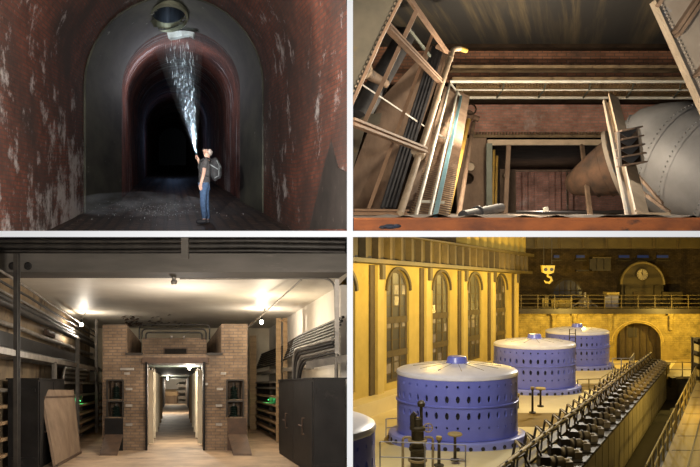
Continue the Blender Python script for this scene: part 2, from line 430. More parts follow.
m = MB(); m.lathe([(.0,-.07), (.016,-.07), (.016,.05), (.026,.075), (.026,.11), (.022,.11), (.02,.1)], TP, 14, Mt); m.build('barrel', shoe_m, fl, smooth=40)
em = NT('torch_glass'); em.b.inputs['Emission Color'].default_value = (.8,.93,1,1); em.b.inputs['Emission Strength'].default_value = 25; em.fin((.8,.9,1), .3)
m = MB(); m.lathe([(.0,.103), (.019,.103)], TP, 14, Mt); m.build('lens', em.m, fl)
lamp('torch_light', 'SPOT', TP + TD*.125, 8000, (.72,.88,1), .012, AIM, 9.5, 1.)
# spray and mist in the beam, splash on the floor
wat = NT('water_spray'); wat.b.inputs['Transmission Weight'].default_value = .15; wm = wat.fin((.8,.86,.9), .25)
m = MB(); rw = random.Random(3)
for k in range(240):
    f = rw.random()**.8; c = TP + TD*(.35 + f*7.4)
    q = rw.uniform(0, 2*PI); rad = (.02 + .085*f*7.4)*math.sqrt(rw.random())*.9
    ex = TD.orthogonal().normalized(); ey = TD.cross(ex)
    c = c + ex*rad*math.cos(q) + ey*rad*math.sin(q)
    ln = rw.uniform(.03, .13)*(0.4+f); r = rw.uniform(.0018, .004)*(.6+f)
    m.tube([c + V((0,0,ln)), c, c - V((0,0,ln*.4))], [r*.3, r, r*.3], 4)
tag(m.build('water_spray', wm), 'bright falling water drops lit by the torch beam', 'water', kind='stuff')
mist = NT('mist'); sctr = mist.n('VolumeScatter'); sctr.inputs['Color'].default_value = (.85,.93,1,1); sctr.inputs['Density'].default_value = .06
sctr.inputs['Anisotropy'].default_value = .0
mist.t.links.new(sctr.outputs[0], mist.out.inputs['Volume']); mist.t.nodes.remove(mist.b)
m = MB(); M2 = Mt; m.lathe([(.0, .16), (.03,.16), (.8, 8.1), (0., 8.1)], TP, 20, M2)
tag(m.build('mist', mist.m), 'pale shaft of mist rising from the torch to the shaft', 'mist', kind='stuff')
m = MB(); rw = random.Random(5)
for k in range(260):
    u = rw.gauss(-.55, .7); t = 19.2 + rw.gauss(0, 1.6); h = abs(rw.gauss(0, .10))
    r = rw.uniform(.004, .009); p = TUN(u, FLOOR+.04+h, t)
    m.ball(p, (r, r, r*1.6), 5, 4)
sp_c = TUN(-.7, -1.42, 19.2); mb2 = MB(); mb2.ball(sp_c, (1.9, 2.6, .40), 20, 10); mist2 = NT('spray_haze'); sc2 = mist2.n('VolumeScatter'); sc2.inputs['Color'].default_value = (.75,.85,1,1); dn = mist2.ramp(mist2.noise(mist2.coord('Object', (1.2, .8, 3)), 1.4, 4), [(.46, 0), (.72, .30)]); mist2.l(dn, sc2.inputs['Density']); mist2.l(sc2.outputs[0], mist2.out.inputs['Volume']); mist2.t.nodes.remove(mist2.b)
tag(mb2.build('haze', mist2.m, smooth=60), 'low pale haze of spray over the tunnel floor', 'haze', kind='stuff')
tag(m.build('water_splash', wm), 'pale splash of drops where the water hits the tunnel floor', 'water', kind='stuff')
# work light beside the photographer, then added lamps with no fixture
lamp('work_light', 'POINT', TUN(-.62, .25, 6.2), 2700, (1,.93,.85), .05)
lamp('tunnel_fill', 'POINT', TUN(.1, 3.0, 27.5), 110, (.95,.93,1), .3)  # added fill for the inner vault, standing in for beam scatter
lamp('tunnel_fill', 'POINT', TUN(.1, 3.75, 21.3), 9, (1,.97,.85), .2)  # added fill to lift the ring crown
lamp('deep_fill', 'POINT', TUN(.2, 1.0, 50), 30, (.4,.58,1), .3)  # added blue fill tinting the far end of the tunnel
lamp('side_spot', 'SPOT', TUN(-.62, .25, 6.2), 5000, (1,.93,.85), .04, TUN(2.0, -.1, 24.5), 17, .6)  # extra spot added at the work light to throw the figure's shadow
lamp('entrance_fill', 'POINT', TUN(1.2, 2.4, 11.2), 60, (1,.9,.8), .3)  # point lamp standing in for bounce at the entrance
# ================================================================== CABLE VAULT: brick bus cells either side of a corridor
def va(X, Y, t): return at(X/2., 233 + Y/2., t)
v_brick = brickmat('cell_brick', (.40,.27,.165), (.31,.205,.125), (.22,.165,.125), bw=.22, bh=.075, msize=.012, grime=(.10,.075,.055), g_scale=.8, g_thr=.62)
v_white = mat('ceiling_paint', (.74,.69,.60), (.60,.55,.47), scale=.7, rough=.5, bump=.10, spec=.12, c3=(.30,.24,.18), thr=.72, s3=1.6)
v_cream = mat('cream_paint', (.70,.62,.46), (.55,.46,.32), scale=1.1, rough=.7)
v_lwall = mat('cream_paint_shaded', (.36,.26,.15), (.18,.13,.08), scale=1.2, rough=.8, c3=(.10,.07,.045), thr=.58)  # darker copy of the cream paint; the wall's shade is in the colour
v_wwall = mat('white_wall', (.75,.70,.62), (.66,.60,.52), scale=.8, rough=.7)
v_conc = mat('beam_concrete', (.10,.09,.078), (.055,.05,.043), scale=1.3, stretch=(.4,1,2), rough=.8, c3=(.14,.125,.11), thr=.63)
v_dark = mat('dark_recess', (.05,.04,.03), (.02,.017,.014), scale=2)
v_black = mat('black_enamel', (.019,.018,.017), (.010,.009,.009), scale=2.5, rough=.6, spec=.2, c3=(.035,.031,.028), thr=.66)
v_metal = mat('galvanised', (.30,.27,.23), (.16,.145,.125), scale=4, rough=.5, metal=.4)
v_cable = mat('cable_sheath', (.04,.035,.03), (.02,.018,.016), scale=5, rough=.55, spec=.3)
v_rust = mat('rusty_plate', (.11,.065,.04), (.06,.038,.027), scale=5, rough=.7)
v_ply = mat('plywood', (.27,.19,.125), (.17,.115,.075), scale=1.5, stretch=(6,1,1), rough=.75, c3=(.16,.10,.06), thr=.66, s3=2)
v_wood = mat('raw_timber', (.45,.31,.17), (.30,.20,.11), scale=2, stretch=(1,1,8), rough=.8)
v_floor = mat('vault_floor', (.50,.345,.215), (.29,.205,.135), scale=1.4, rough=.7, c3=(.17,.12,.085), thr=.62, s3=1.2)
v_tag = mat('tag_white', (.42,.38,.33), (.28,.25,.21), scale=9, bump=0)
v_green = mat('green_enamel', (.025,.045,.032), (.014,.024,.018), scale=3, rough=.4)
FL, CE = -1.6, 2.2
def rlim(t): return .2486*t - .035
m = MB(); m.openmesh = True
m.grid([[VAU(-3.6 + (min(4.0, rlim(t)) + 3.6)*k/10, FL, t) for k in range(11)] for t in (9, 11, 13, 14, 15, 16, 17, 19, 22, 26, 35, 50, 63)])
struct(m.build('floor_vault', v_floor), 'worn tan concrete floor of the cable vault')
m = MB(); m.openmesh = True
m.grid([[VAU(-3.5 + (min(3.65, rlim(t)) + 3.5)*k/10, CE, t) for k in range(11)] for t in (13, 14, 16, 18, 20, 23, 27.2)])
struct(m.build('ceiling_vault', v_white), 'white painted ceiling with stains and peeling patches')
def vwall(name, u, w0, w1, t0, t1, mt, lab):
    s = .15 if u > 0 else -.15
    m = MB(); m.hexa([VAU(u, w0, t0), VAU(u+s, w0, t0), VAU(u+s, w1, t0), VAU(u, w1, t0), VAU(u, w0, t1), VAU(u+s, w0, t1), VAU(u+s, w1, t1), VAU(u, w1, t1)])
    return struct(m.build(name, mt), lab)
vwall('wall_left', -3.35, FL, CE, 9.5, 27.2, v_lwall, 'cream wall behind the left cable trays')
vwall('wall_right', 3.62, FL, CE, 15.4, 27.2, v_wwall, 'white wall above the right cable trays')
def vb(u0, u1, w0, w1, t0, t1): # upright box, its front and back facing the viewer, following the hall axis
    return [VAU(u0,w0,t0), VAU(u1,w0,t0), VAU(u1,w1,t0), VAU(u0,w1,t0), VAU(u0,w0,t1), VAU(u1,w0,t1), VAU(u1,w1,t1), VAU(u0,w1,t1)]
m = MB(); m.hexa(vb(-3.4, -.8, FL, CE, 27.2, 27.4)); m.hexa(vb(.8, 3.7, FL, CE, 27.2, 27.4)); m.hexa(vb(-.8, .8, .6, CE, 27.2, 27.4))
struct(m.build('wall_back', v_cream), 'cream end wall of the vault behind the brick cells')
m = MB(); m.hexa(vb(-4.2, rlim(12.4), 2.0, 2.33, 12.4, 13.1)); struct(m.build('beam_concrete', v_conc, smooth=30), 'grey concrete beam across the vault ceiling')
m = MB(); m.hexa(vb(-4.4, rlim(12.7), 2.33, 2.72, 12.75, 12.9)); struct(m.build('ceiling_recess', v_dark), 'dark panel coloured as the shaded recess above the concrete beam')  # flat dark panel; the shade of the recess is in its colour
# overhead service runs in the recess
for k, (Y, r, t) in enumerate(((16, .035, 12.5), (26, .05, 12.55), (36, .03, 12.45))):
    lab = ('thin dark pipe run just under the dividing slab', 'thick dark pipe run in the recess above the beam', 'slim dark conduit lying along the top of the concrete beam')[k]
    m = MB(); m.tube([va(-20, Y, t), va(250, Y+1, t), va(500, Y-1, t), va(690, Y+2, t)], r, 8)
    o = m.build('pipe', v_cable, smooth=60); tag(o, lab, 'pipe', 'overhead pipes of the vault')
m = MB(); m.bar(va(370, 9, 12.35), va(370, 52, 12.35), .13, .06); tag(m.build('steel_hanger', v_conc), 'pale upright steel hanger in front of the concrete beam', 'hanger')
for X, Y in ((26, 66), (57, 66)):
    m = MB(); c = va(X, Y, 12.4); m.lathe([(.0,0), (.06,0), (.07,.02), (.05,.04), (0,.04)], c, 14, Matrix.Rotation(PI/2, 3, 'X'))
    tag(m.build('cable_socket', v_black, smooth=40), 'round black socket on the concrete beam, ' + ('at the far left end' if X < 40 else 'second from the left end'), 'socket')
# ---- brick cells
def holed(m, u0, u1, w0, w1, t0, t1, holes, depth=.8):
    us = sorted({u0, u1} | {h[0] for h in holes} | {h[1] for h in holes}); ws = sorted({w0, w1} | {h[2] for h in holes} | {h[3] for h in holes})
    for a, b in zip(us, us[1:]):
        for c, d in zip(ws, ws[1:]):
            uc, wc = (a+b)/2, (c+d)/2
            if any(h[0] < uc < h[1] and h[2] < wc < h[3] for h in holes): continue
            m.hexa(vb(a, b, c, d, t0, t0 + depth))
    m.hexa(vb(u0, u1, w0, w1, t0 + depth, t1))
K = 17.2/1400.
def U(X): return (X-352)*K
def W(Y): return (304-Y)*K
LH = [(U(216), U(245), W(333), W(296)), (U(216), U(245), W(368), W(338))]
RH = [(U(455), U(485), W(333), W(296)), (U(455), U(485), W(368), W(338))]
m = MB(); holed(m, U(205), U(253), FL, W(183), 17.2, 24.6, LH); m.hexa(vb(U(253), U(293), FL, W(243), 17.2, 18.4)); m.hexa(vb(U(253), U(262), FL, W(243), 18.4, 24.6))
struct(m.build('wall_cell', v_brick), 'tan brick cell left of the corridor')
m = MB(); holed(m, U(443), U(495), FL, W(182), 17.2, 25.6, RH); m.hexa(vb(U(408), U(443), FL, W(243), 17.2, 18.4)); m.hexa(vb(U(434), U(443), FL, W(243), 18.4, 25.6))
struct(m.build('wall_cell', v_brick), 'tan brick cell right of the corridor')
m = MB(); m.hexa(vb(-.885, .806, .70, 1.24, 18.4, 24.6)); m.hexa(vb(U(293), U(408), W(250), W(243), 17.2, 18.4))
struct(m.build('wall_lintel', v_brick), 'tan brick block above the corridor')
m = MB(); m.hexa(vb(U(284), U(416), W(261), W(249), 17.14, 18.2)); struct(m.build('trim_lintel', v_rust), 'dark red-brown steel lintel over the corridor')
for a, b in ((291, 295), (406, 410)):
    m = MB(); m.hexa(vb(U(a), U(b), FL, W(258), 17.1, 17.3)); struct(m.build('trim_jamb', v_black), 'dark steel jamb of the corridor opening')
for a, b in ((251, 285), (413, 445)):
    m = MB(); m.hexa(vb(U(a), U(b), W(244), W(240), 17.12, 18.8)); struct(m.build('trim_ledge_shadow', v_dark), 'dark strip coloured as the ledge shadow on the lower brick cell')  # dark strip with the ledge's shadow put into its colour
lv = thing('louvre_vent', 'dark slatted vent in the brick above the corridor', 'vent', va(350, 243, 18.35))
m = MB()
for a, b, c, d in ((327, 375, 229, 231), (327, 375, 242, 244), (327, 329, 231, 242), (373, 375, 231, 242)): m.hexa([va(a,d,18.3), va(b,d,18.3), va(b,c,18.3), va(a,c,18.3), va(a,d,18.42), va(b,d,18.42), va(b,c,18.42), va(a,c,18.42)])
m.build('frame', v_rust, lv)
m = MB()
for k in range(5): Y = 232.5 + 2*k; m.bar(va(329, Y, 18.36), va(373, Y, 18.36), .012, .06)
m.build('slats', v_black, lv)
# alcove fittings, boards and ramps
for h, lab in zip(LH + RH, ('upper left', 'lower left', 'upper right', 'lower right')):
    c = (h[0] + h[1])/2; p = VAU(c, h[2], 17.55)
    t = thing('bus_insulator', f'dark green ribbed insulator in the {lab} alcove of the brick cells', 'insulator', p, 'alcove insulators')
    hh = h[3]-h[2]
    m = MB(); m.lathe([(.0,0), (.11,0), (.11,.04), (.06,.06)] + [(r, .06 + hh*.13*k + d) for k in range(4) for r, d in ((.06, 0), (.095, .02), (.06, .045))] + [(.04, hh*.72), (0, hh*.72)], p, 14); m.build('ribbed_body', v_green, t, smooth=35)
    m = MB(); m.lathe([(.0, hh*.72), (.03, hh*.72), (.03, hh*.9), (0, hh*.9)], p, 10); m.build('terminal', v_metal, t, smooth=35)
    m = MB(); m.hexa(vb(h[0]-.03, h[1]+.03, h[3], h[3]+.04, 17.12, 17.3)); m.hexa(vb(h[0]-.04, h[0], h[2], h[3], 17.12, 17.3)); m.hexa(vb(h[1], h[1]+.04, h[2], h[3], 17.12, 17.3))
    struct(m.build('trim_alcove', v_dark), f'dark steel frame around the {lab} alcove')
for a, b, lab in ((211, 247, 'left'), (454, 491, 'right')):
    m = MB(); m.hexa(vb(U(a), U(b), FL, W(370), 17.02, 17.1)); tag(m.build('cover_board', v_black if lab == 'left' else v_rust), f'dark upright board under the {lab} brick alcoves', 'board')
    d = 11 if lab == 'left' else -11
    q0 = [VAU((a-352-d)*16.05/1400, FL, 15.85), VAU((b-352-d)*16.0/1400, FL, 15.85), VAU(U(b)-.0, W(405), 16.98), VAU(U(a), W(405), 16.98)]
    m = MB(); m.hexa(q0 + [p + V((0, .03, .035)) for p in q0])
    for k in range(7):
        f = (k+1)/8; m.bar(q0[0].lerp(q0[3], f) + V((0,-.01,.005)), q0[1].lerp(q0[2], f) + V((0,-.01,.005)), .02, .02)
    tag(m.build('ramp_plate', v_rust), f'rusty ribbed plate leaning at the foot of the {lab} brick cell', 'plate')
for X, Y, wd, side in ((254, 272, 26, 'left, topmost'), (254, 281, 10, 'left, second from top'), (258, 312, 12, 'left, middle'), (258, 345, 12, 'left, fourth from top'), (258, 383, 12, 'left, lowest'),
                       (447, 281, 10, 'right, topmost'), (411, 302, 9, 'right, beside the corridor jamb'), (440, 312, 12, 'right, third from top'), (438, 345, 12, 'right, fourth from top'), (438, 383, 12, 'right, lowest')):
    m = MB(); m.span(va(X-wd/2, Y+1.7, 17.19), va(X+wd/2, Y-1.7, 17.15)); tag(m.build('wall_tag', v_tag), f'small white tag on the brick cell to the {side}', 'tag', 'white tags on the brick cells')
# conduits above the cells
pr = thing('conduit_rack', 'black bent conduits lying over the brick block above the corridor', 'conduit', va(350, 208, 18.2))
for k, (Y, a, b) in enumerate(((183, 279, 419), (192, 284, 412), (199, 292, 404))):
    m = MB(); m.tube(round_path([va(a, 212, 18.2), va(a, Y, 18.2), va(b, Y, 18.2), va(b, 213, 18.2)], .12), .022, 8); m.build('conduit', v_cable, pr, smooth=60)
for X in (343, 368):
    m = MB(); m.ball(va(X, 208, 18.1), (.04,.04,.045), 10, 8); m.build('junction_box', v_metal, pr, smooth=60)
rw = random.Random(11); m = MB()
for k in range(90):
    u = -1.75 + abs(rw.gauss(0, .75)); t = 25.6 - abs(rw.gauss(0, 1.6)); z = CE - rw.uniform(.01, .07); r = rw.uniform(.02, .07)
    c = VAU(u, z, t); a = rw.uniform(0, 6.28); p = [c + V((r*math.cos(a+q)*rw.uniform(.6,1.2), 3*r*math.sin(a+q), rw.uniform(-.02,.02))) for q in (0, 1.3, 2.5, 3.9, 5.1)]
    m.prism(p, (0, 0, .006))
tag(m.build('peeling_paint', v_rust), 'dark flakes of paint peeling off the ceiling above the brick cells', 'paint flakes', kind='stuff')
# ---- corridor
m = MB(); m.hexa(vb(-.9, .9, .52, .6, 18.3, 62)); struct(m.build('ceiling_corridor', mat('corridor_ceiling', (.10,.13,.10), (.06,.08,.065), scale=1)), 'dark greenish corridor ceiling')
m = MB(); m.hexa(vb(-1.0, -.9, FL, .6, 18.4, 62)); struct(m.build('wall_corridor', v_rust), 'left corridor wall behind the doors')
m = MB(); m.hexa(vb(.86, .96, FL, .6, 18.4, 62)); struct(m.build('wall_corridor', v_rust), 'right corridor wall behind the doors')
m = MB(); m.hexa(vb(-2.2, 2.2, FL, 1.2, 62, 62.3)); struct(m.build('wall_end', v_wwall), 'pale wall at the far end of the corridor')
ords = ('nearest', 'second', 'third', 'fourth', 'fifth', 'sixth')
for sd, side in ((-1, 'left'), (1, 'right')):
    for k in range(6):
        t0 = 18.7 + 1.9*k + .16*k*k
        u0 = (.60 if sd < 0 else .575) + .004*k; u1 = u0 + .135
        th = thing('cell_door', f'{"cream" if k < 4 else "dim tan"} narrow cell door along the {side} corridor wall, {ords[k]} from the entrance', 'door', VAU(sd*u0, FL, t0), 'cell doors along the corridor')
        m = MB(); m.hexa(vb(min(sd*u0, sd*u1), max(sd*u0, sd*u1), FL+.04, .40, t0, t0+.12)); m.build('leaf', v_cream if k < 4 else v_wood, th)
        m = MB(); m.tube(round_path([VAU(sd*(u0+.03), .40, t0), VAU(sd*(u0+.03), .48, t0), VAU(sd*(u0+.13), .48, t0), VAU(sd*(u0+.13), .38, t0)], .05), .018, 6); m.build('hook', v_metal, th, smooth=60)
        m = MB(); m.hexa(vb(min(sd*u1, sd*(u1+.1)), max(sd*u1, sd*(u1+.1)), FL, .5, t0+.13, t0+.9)); m.build('post', v_black, th)
bx = thing('wooden_crate', 'brown wooden crate at the far end of the corridor', 'crate', va(342, 340, 60.5))
m = MB(); m.span(va(330, 340, 60.8), va(354, 319, 60.0)); m.build('body', v_ply, bx); m = MB(); m.span(va(329, 320, 60.9), va(355, 317.5, 59.9)); m.build('lid', v_wood, bx)
rk = thing('metal_shelf', 'pale metal shelf rack at the far end of the corridor', 'shelf', va(364, 340, 61))
for Y in (304, 316, 328, 338): m = MB(); m.span(va(357, Y, 61), va(372, Y-1.5, 60.2)); m.build('shelf_board', v_metal, rk)
for X in (357.5, 371.5):
    m = MB(); m.bar(va(X, 341, 60.3), va(X, 300, 60.3), .05); m.build('upright', v_metal, rk)
# ---- lamps: bare bulbs, then unseen fills
bulb_e = NT('bulb_glow'); bulb_e.b.inputs['Emission Color'].default_value = (1,.86,.62,1); bulb_e.b.inputs['Emission Strength'].default_value = 40; bulb_e.fin((1,.95,.85), .3)
def bulb(X, Y, t, power, lab, up=None, r=.05):
    p = va(X, Y, t); th = thing('bare_bulb', lab, 'lamp', p + V((0,0,-.06)))
    m = MB(); m.ball(p, (r, r, r*1.25), 12, 10); m.build('bulb', bulb_e.m, th, smooth=60)
    m = MB(); m.lathe([(0,.05), (.028,.05), (.035,.12), (.02,.16), (0,.16)], p, 12); m.build('lamp_holder', v_black, th, smooth=40)
    if up: m = MB(); m.tube([p + V((0,0,.15)), p + V(up)], .015, 6); m.build('stem', v_metal, th, smooth=60)
    lamp('bulb_light', 'POINT', p + V((0,-.0,-.22)), power, (1,.89,.74), .05)
bulb(163, 183, 21.0, 75, 'glowing bare bulb under the ceiling left of the brick cells', (.1, .2, .42))
bulb(523, 178, 20.0, 80, 'glowing bare bulb under the ceiling right of the brick cells', (.1, .2, .40))
bulb(379, 270, 19.6, 200, 'glowing bulb inside the corridor near its entrance', (0, 0, .06), .04)
bulb(335, 291, 40, 330, 'small glowing bulb deep inside the corridor', (0, 0, .1))
lamp('end_room_light', 'POINT', VAU(-.2, .1, 58), 160, (1,.88,.7), .1)
lamp('vault_front_fill', 'POINT', VAU(.3, .5, 7.0), 1150, (1,.91,.80), .3)  # unseen fill added to brighten the front of the vault
lamp('vault_ceiling_fill', 'POINT', VAU(.2, 1.0, 15.3), 110, (1,.91,.8), .15)  # unseen fill added for the ceiling and the brick tops
lamp('vault_back_fill', 'POINT', VAU(0, .95, 15.9), 30, (1,.91,.8), .15)  # unseen fill added for the back of the ceiling
lamp('vault_right_fill', 'POINT', VAU(2.3, 1.2, 17.0), 90, (1,.85,.6), .1)  # unseen fill added to brighten the right wall
m = MB(); p = va(348, 97, 13.0); m.lathe([(0,-.05), (.05,-.05), (.06,0), (.035,.04), (.045,.08), (.02,.13), (0,.13)], p, 12); tag(m.build('ceiling_sprinkler', v_metal, smooth=40), 'small metal sprinkler hanging below the middle of the beam', 'sprinkler')
m = MB(); m.tube(round_path([va(360, 91, 13.14), va(655, 90, 13.14), va(670, 104, 12.95), va(675, 345, 12.95)], .12, 5), .022, 8); tag(m.build('conduit', v_metal, smooth=60), 'thin conduit running under the beam and down the right side', 'conduit')
m = MB(); m.tube([va(494, 190, 19.5), va(550, 141, 16.1), va(602, 94, 13.6)], .018, 8); tag(m.build('conduit', v_metal, smooth=60), 'thin conduit crossing the ceiling diagonally to the right bulb', 'conduit')
m = MB(); m.tube(round_path([va(672, 250, 12.7), va(671, 335, 12.7), va(680, 347, 12.7), va(692, 346, 12.7)], .1, 5), .025, 8); tag(m.build('conduit_hook', v_metal, smooth=60), 'bent conduit ending in a hook beside the right black cabinet', 'conduit')
# ---- left trays and cables
def run(name, u, w, t0, t1, r, mt, lab, cat, group=None, dw=0., n=1, du=.05):
    m = MB(); m.tube([VAU(u, w + dw*k/8 + .012*math.sin(k*2.1 + w*9), t0 + (t1-t0)*k/8) for k in range(9)], r, 8)
    return tag(m.build(name, mt, smooth=60), lab, cat, group)
hl = ('topmost', 'second from top', 'third from top', 'fourth from top', 'fifth from top', 'lowest')
for k, w in enumerate((1.92, 1.80, 1.69)): run('conduit', -2.95-.08*k, w, 10.5, 26, .026, v_metal if k != 1 else v_cable, f'slim conduit high on the left wall, {hl[k] if k < 2 else "lowest of the three slim ones"}', 'conduit', 'left wall conduits')
run('pipe', -3.0, 1.42, 10.5, 26, .07, v_cable, 'thick dark pipe along the left wall', 'pipe')
run('pipe', -3.12, 1.12, 10.5, 26, .05, v_metal, 'grey pipe along the left wall above the black duct', 'pipe')
for k, w in enumerate((1.58,)): run('wall_cable', -3.1, w, 10.5, 26, .06, v_cable, f'black cable sagging high along the left wall above the thick pipe', 'cable', 'left wall cables')
m = MB(); m.hexa(vb(-3.2, -2.95, .62, .92, 10.5, 26)); tag(m.build('cable_duct', v_black), 'broad black cable duct along the left wall', 'duct')
def tray(u0, u1, w, t0, t1, lab):
    t = thing('cable_tray', lab, 'cable tray', VAU(u0, w, t0))
    for nm, a in (('side_rail', u0), ('side_rail', u1)):
        m = MB(); m.hexa(vb(a-.02, a+.02, w-.05, w+.05, t0, t1)); m.build(nm, v_metal, t)
    k = t0 + .3
    while k < t1: m = MB(); m.hexa(vb(u0, u1, w-.04, w-.01, k, k+.06)); m.build('rung', v_metal, t); k += .8
    return t
tray(-3.2, -2.68, .53, 10.4, 26, 'galvanised cable tray along the left wall above the black cabinet')
for k in range(5): run('tray_cable', -2.78-.08*k, .60, 10.4, 25.5, .03, v_cable, f'black cable in the left tray, {("outermost", "second from the outside", "middle one", "second from the wall", "next to the wall")[k]}', 'cable', 'cables in the left tray')
for k, (t, w0, w1, lab) in enumerate(((11.7, -1.6, 2.2, 'nearest'), (15.3, .13, .5, 'short one on the black cabinet'), (18.9, FL, 1.25, 'middle'), (23.4, FL, CE, 'farthest'))):
    m = MB(); p = VAU(-2.66, w0, t); q = VAU(-2.66, w1, t); m.ibeam(p, q, .07, .10, .02); tag(m.build('steel_post', v_cable if k == 0 else v_metal), f'slotted steel post carrying the left trays, {lab}', 'post', 'left tray posts')
for k in range(6):
    m = MB(); a = .07*k
    m.tube(round_path([VAU(-2.75-.03*k, -.15, 17.0), VAU(-2.72-.03*k, .42 - a*.8, 17.0 + .1*k), VAU(-2.72-.03*k, .44 - a*.8, 22)], .5, 6), .028, 8)
    tag(m.build('bent_cable', v_cable if k % 2 else v_metal, smooth=60), f'cable bending down behind the leaning plywood, {hl[k]} of the bend', 'cable', 'bent cables on the left')
for k in range(3):
    m = MB(); m.hexa(vb(-3.3, -3.22, [1.55,1.25,.95][k], [1.75,1.4,1.1][k], 15 + 2.5*k, 16.2 + 2.5*k)); tag(m.build('cable_clamp_box', v_rust), f'small brown box on the left wall between the pipes, {("nearest", "middle", "farthest")[k]}', 'box', 'left wall boxes')
def cabinet(u0, u1, t0, t1, lab, sd):
    c = thing('black_cabinet', lab, 'cabinet', VAU((u0+u1)/2, FL, (t0+t1)/2))
    m = MB(); m.hexa(vb(u0, u1, FL, .10, t0, t1)); m.hexa(vb(u0-.03, u1+.03, .10, .13, t0-.03, t1+.03)); m.build('body', v_black, c)
    uf = u1 if sd < 0 else u0
    for k in range(2):
        a = t0 + .08 + (t1-t0-.1)*k/2; b = a + (t1-t0)/2 - .1
        m = MB(); m.hexa(vb(uf-.02, uf+.02, FL+.08, .06, a, b)); d = m.build('door_panel', v_black, c)
        m = MB(); hm = (a+b)/2; x = uf - .06 if sd > 0 else uf + .06
        m.tube([VAU(uf, -.62, hm-.25), VAU(x, -.62, hm-.25), VAU(x, -.92, hm-.25), VAU(uf, -.92, hm-.25)], .016, 6); m.tube([VAU(x, -.77, hm-.25), VAU(x, -.77, hm+.1)], .016, 6); m.build('handle', v_rust, d, smooth=50)
    for w in (-1.4, -.1):
        m = MB(); m.hexa(vb(u0+.05, u1-.05, w-.03, w+.03, t0-.03, t0)); m.build('hinge_strip', v_metal if False else v_black, c)
    return c
cabinet(-3.17, -2.60, 13.2, 16.25, 'tall black steel cabinet on the left, behind the leaning plywood', -1)
cabinet(2.42, 2.98, 12.3, 16.4, 'tall black steel cabinet at the right wall, below the bending cables', 1)
q = [at(56, 467, 13.66), at(80.5, 453, 16.35), at(73.5, 390, 16.2), at(42, 389.5, 13.7)]
nn = (q[1]-q[0]).cross(q[3]-q[0]).normalized()
pb = thing('plywood_sheet', 'stained plywood sheet leaning against the left black cabinet', 'plywood', (q[0]+q[1])/2)
m = MB(); m.hexa(q + [p - nn*.05 for p in q]); m.build('sheet', v_ply, pb)
m = MB(); m.bar(q[1] + nn*.01 - nn*.025, q[2] - nn*.02, .03, .07); m.bar(q[0] + V((0,0,.02)), q[1] + V((0,0,.02)), .05, .06); m.bar(q[0].lerp(q[3], .9) + nn*.012, q[1].lerp(q[2], .9) + nn*.012, .035, .03); m.build('batten', v_rust, pb)['label'] = 'dark battens along the sheet edges'
def rack(u, t0, t1, ws, lab, sd):
    r = thing('slatted_rack', lab, 'rack', VAU(u, FL, (t0+t1)/2))
    for w in ws:
        m = MB(); m.hexa(vb(u-.12, u+.12, w-.025, w+.035, t0, t1)); m.build('slat', v_wood if abs(w) > .3 else v_metal, r)
    for k in range(3):
        t = t0 + (t1-t0-.1)*k/2; m = MB(); m.hexa(vb(u-.05+.12*sd, u+.05+.12*sd, FL, .12, t, t+.1)); m.build('upright', v_rust, r)
    m = MB(); m.hexa(vb(u+.16*sd, u+.2*sd, FL, .12, t0, t1)); m.build('back_panel', v_dark, r)
    return r
rack(-2.85, 17.2, 26.5, (-1.35, -1.1, -.85, -.6, -.3, .05), 'dark slatted rack along the left wall behind the plywood', -1)
rack(2.95, 18.6, 26.6, (-1.35, -1.1, -.85, -.6, -.35, -.1, .08), 'dark slatted rack along the right wall behind the black cabinet', 1)
rack(-3.25, 10.8, 13.0, (-1.3, -1.0, -.7, -.4, -.1), 'slatted rack at the far left edge before the black cabinet', -1)
ge = NT('green_glow'); ge.b.inputs['Emission Color'].default_value = (.1,1,.25,1); ge.b.inputs['Emission Strength'].default_value = 2.5; ge.fin((.1,.6,.2), .4)
for u, t, lab in ((-2.9, 21.2, 'left'), (2.98, 22.6, 'right')):
    p = VAU(u, -.48, t); m = MB(); m.ball(p, (.015,.02,.015), 10, 8); tag(m.build('indicator_lamp', ge.m, smooth=60), f'green indicator lamp glowing inside the {lab} rack', 'lamp')
    lamp('green_light', 'POINT', p + V((-.02 if u > 0 else .02, -.12, 0.1)), 5.0, (.1,1,.3), .03)
# ---- right cables and posts
for k in range(8):
    w = 1.28 - .075*k; u = 3.25 - .03*k
    m = MB(); m.tube([VAU(u, w - .12, 26.5), VAU(u, w - .10, 21), VAU(u, w + .02, 18.3), VAU(u, w + .03, 16), VAU(u - .07*0, w + .04, 13.6)][: 5 if u < rlim(13.6) else 4], .03, 8)
    tag(m.build('wall_cable', v_cable, smooth=60), f'black cable along the right wall, {("topmost", "second from top", "third from top", "fourth from top", "fourth from bottom", "third from bottom", "second from bottom", "lowest")[k]} of the long bundle', 'cable', 'cables along the right wall')
for k in range(6):
    m = MB(); d = .06*k
    m.tube(round_path([VAU(2.62 + .02*k, .0, 15.6 - .0*d), VAU(2.60 + .03*k, .78 - d, 15.5 - d), VAU(2.95 + .02*k, .86 - d, 13.2)], .6, 8), .032, 8)
    tag(m.build('bent_cable', v_cable if k % 3 else v_metal, smooth=60), f'thick cable curving down onto the right black cabinet, {hl[k]} of the curve', 'cable', 'bent cables on the right')
tray(2.98, 3.25, .42, 16.6, 26.5, 'galvanised cable tray along the right wall over the slatted rack')
m = MB(); m.hexa([va(612,272,13.0), va(694,258,12.6), va(694,243,12.6), va(612,257,13.0), va(612,272,13.1), va(694,258,12.7), va(694,243,12.7), va(612,257,13.1)]); tag(m.build('steel_angle', v_metal), 'pale slotted steel angle above the right black cabinet', 'angle')
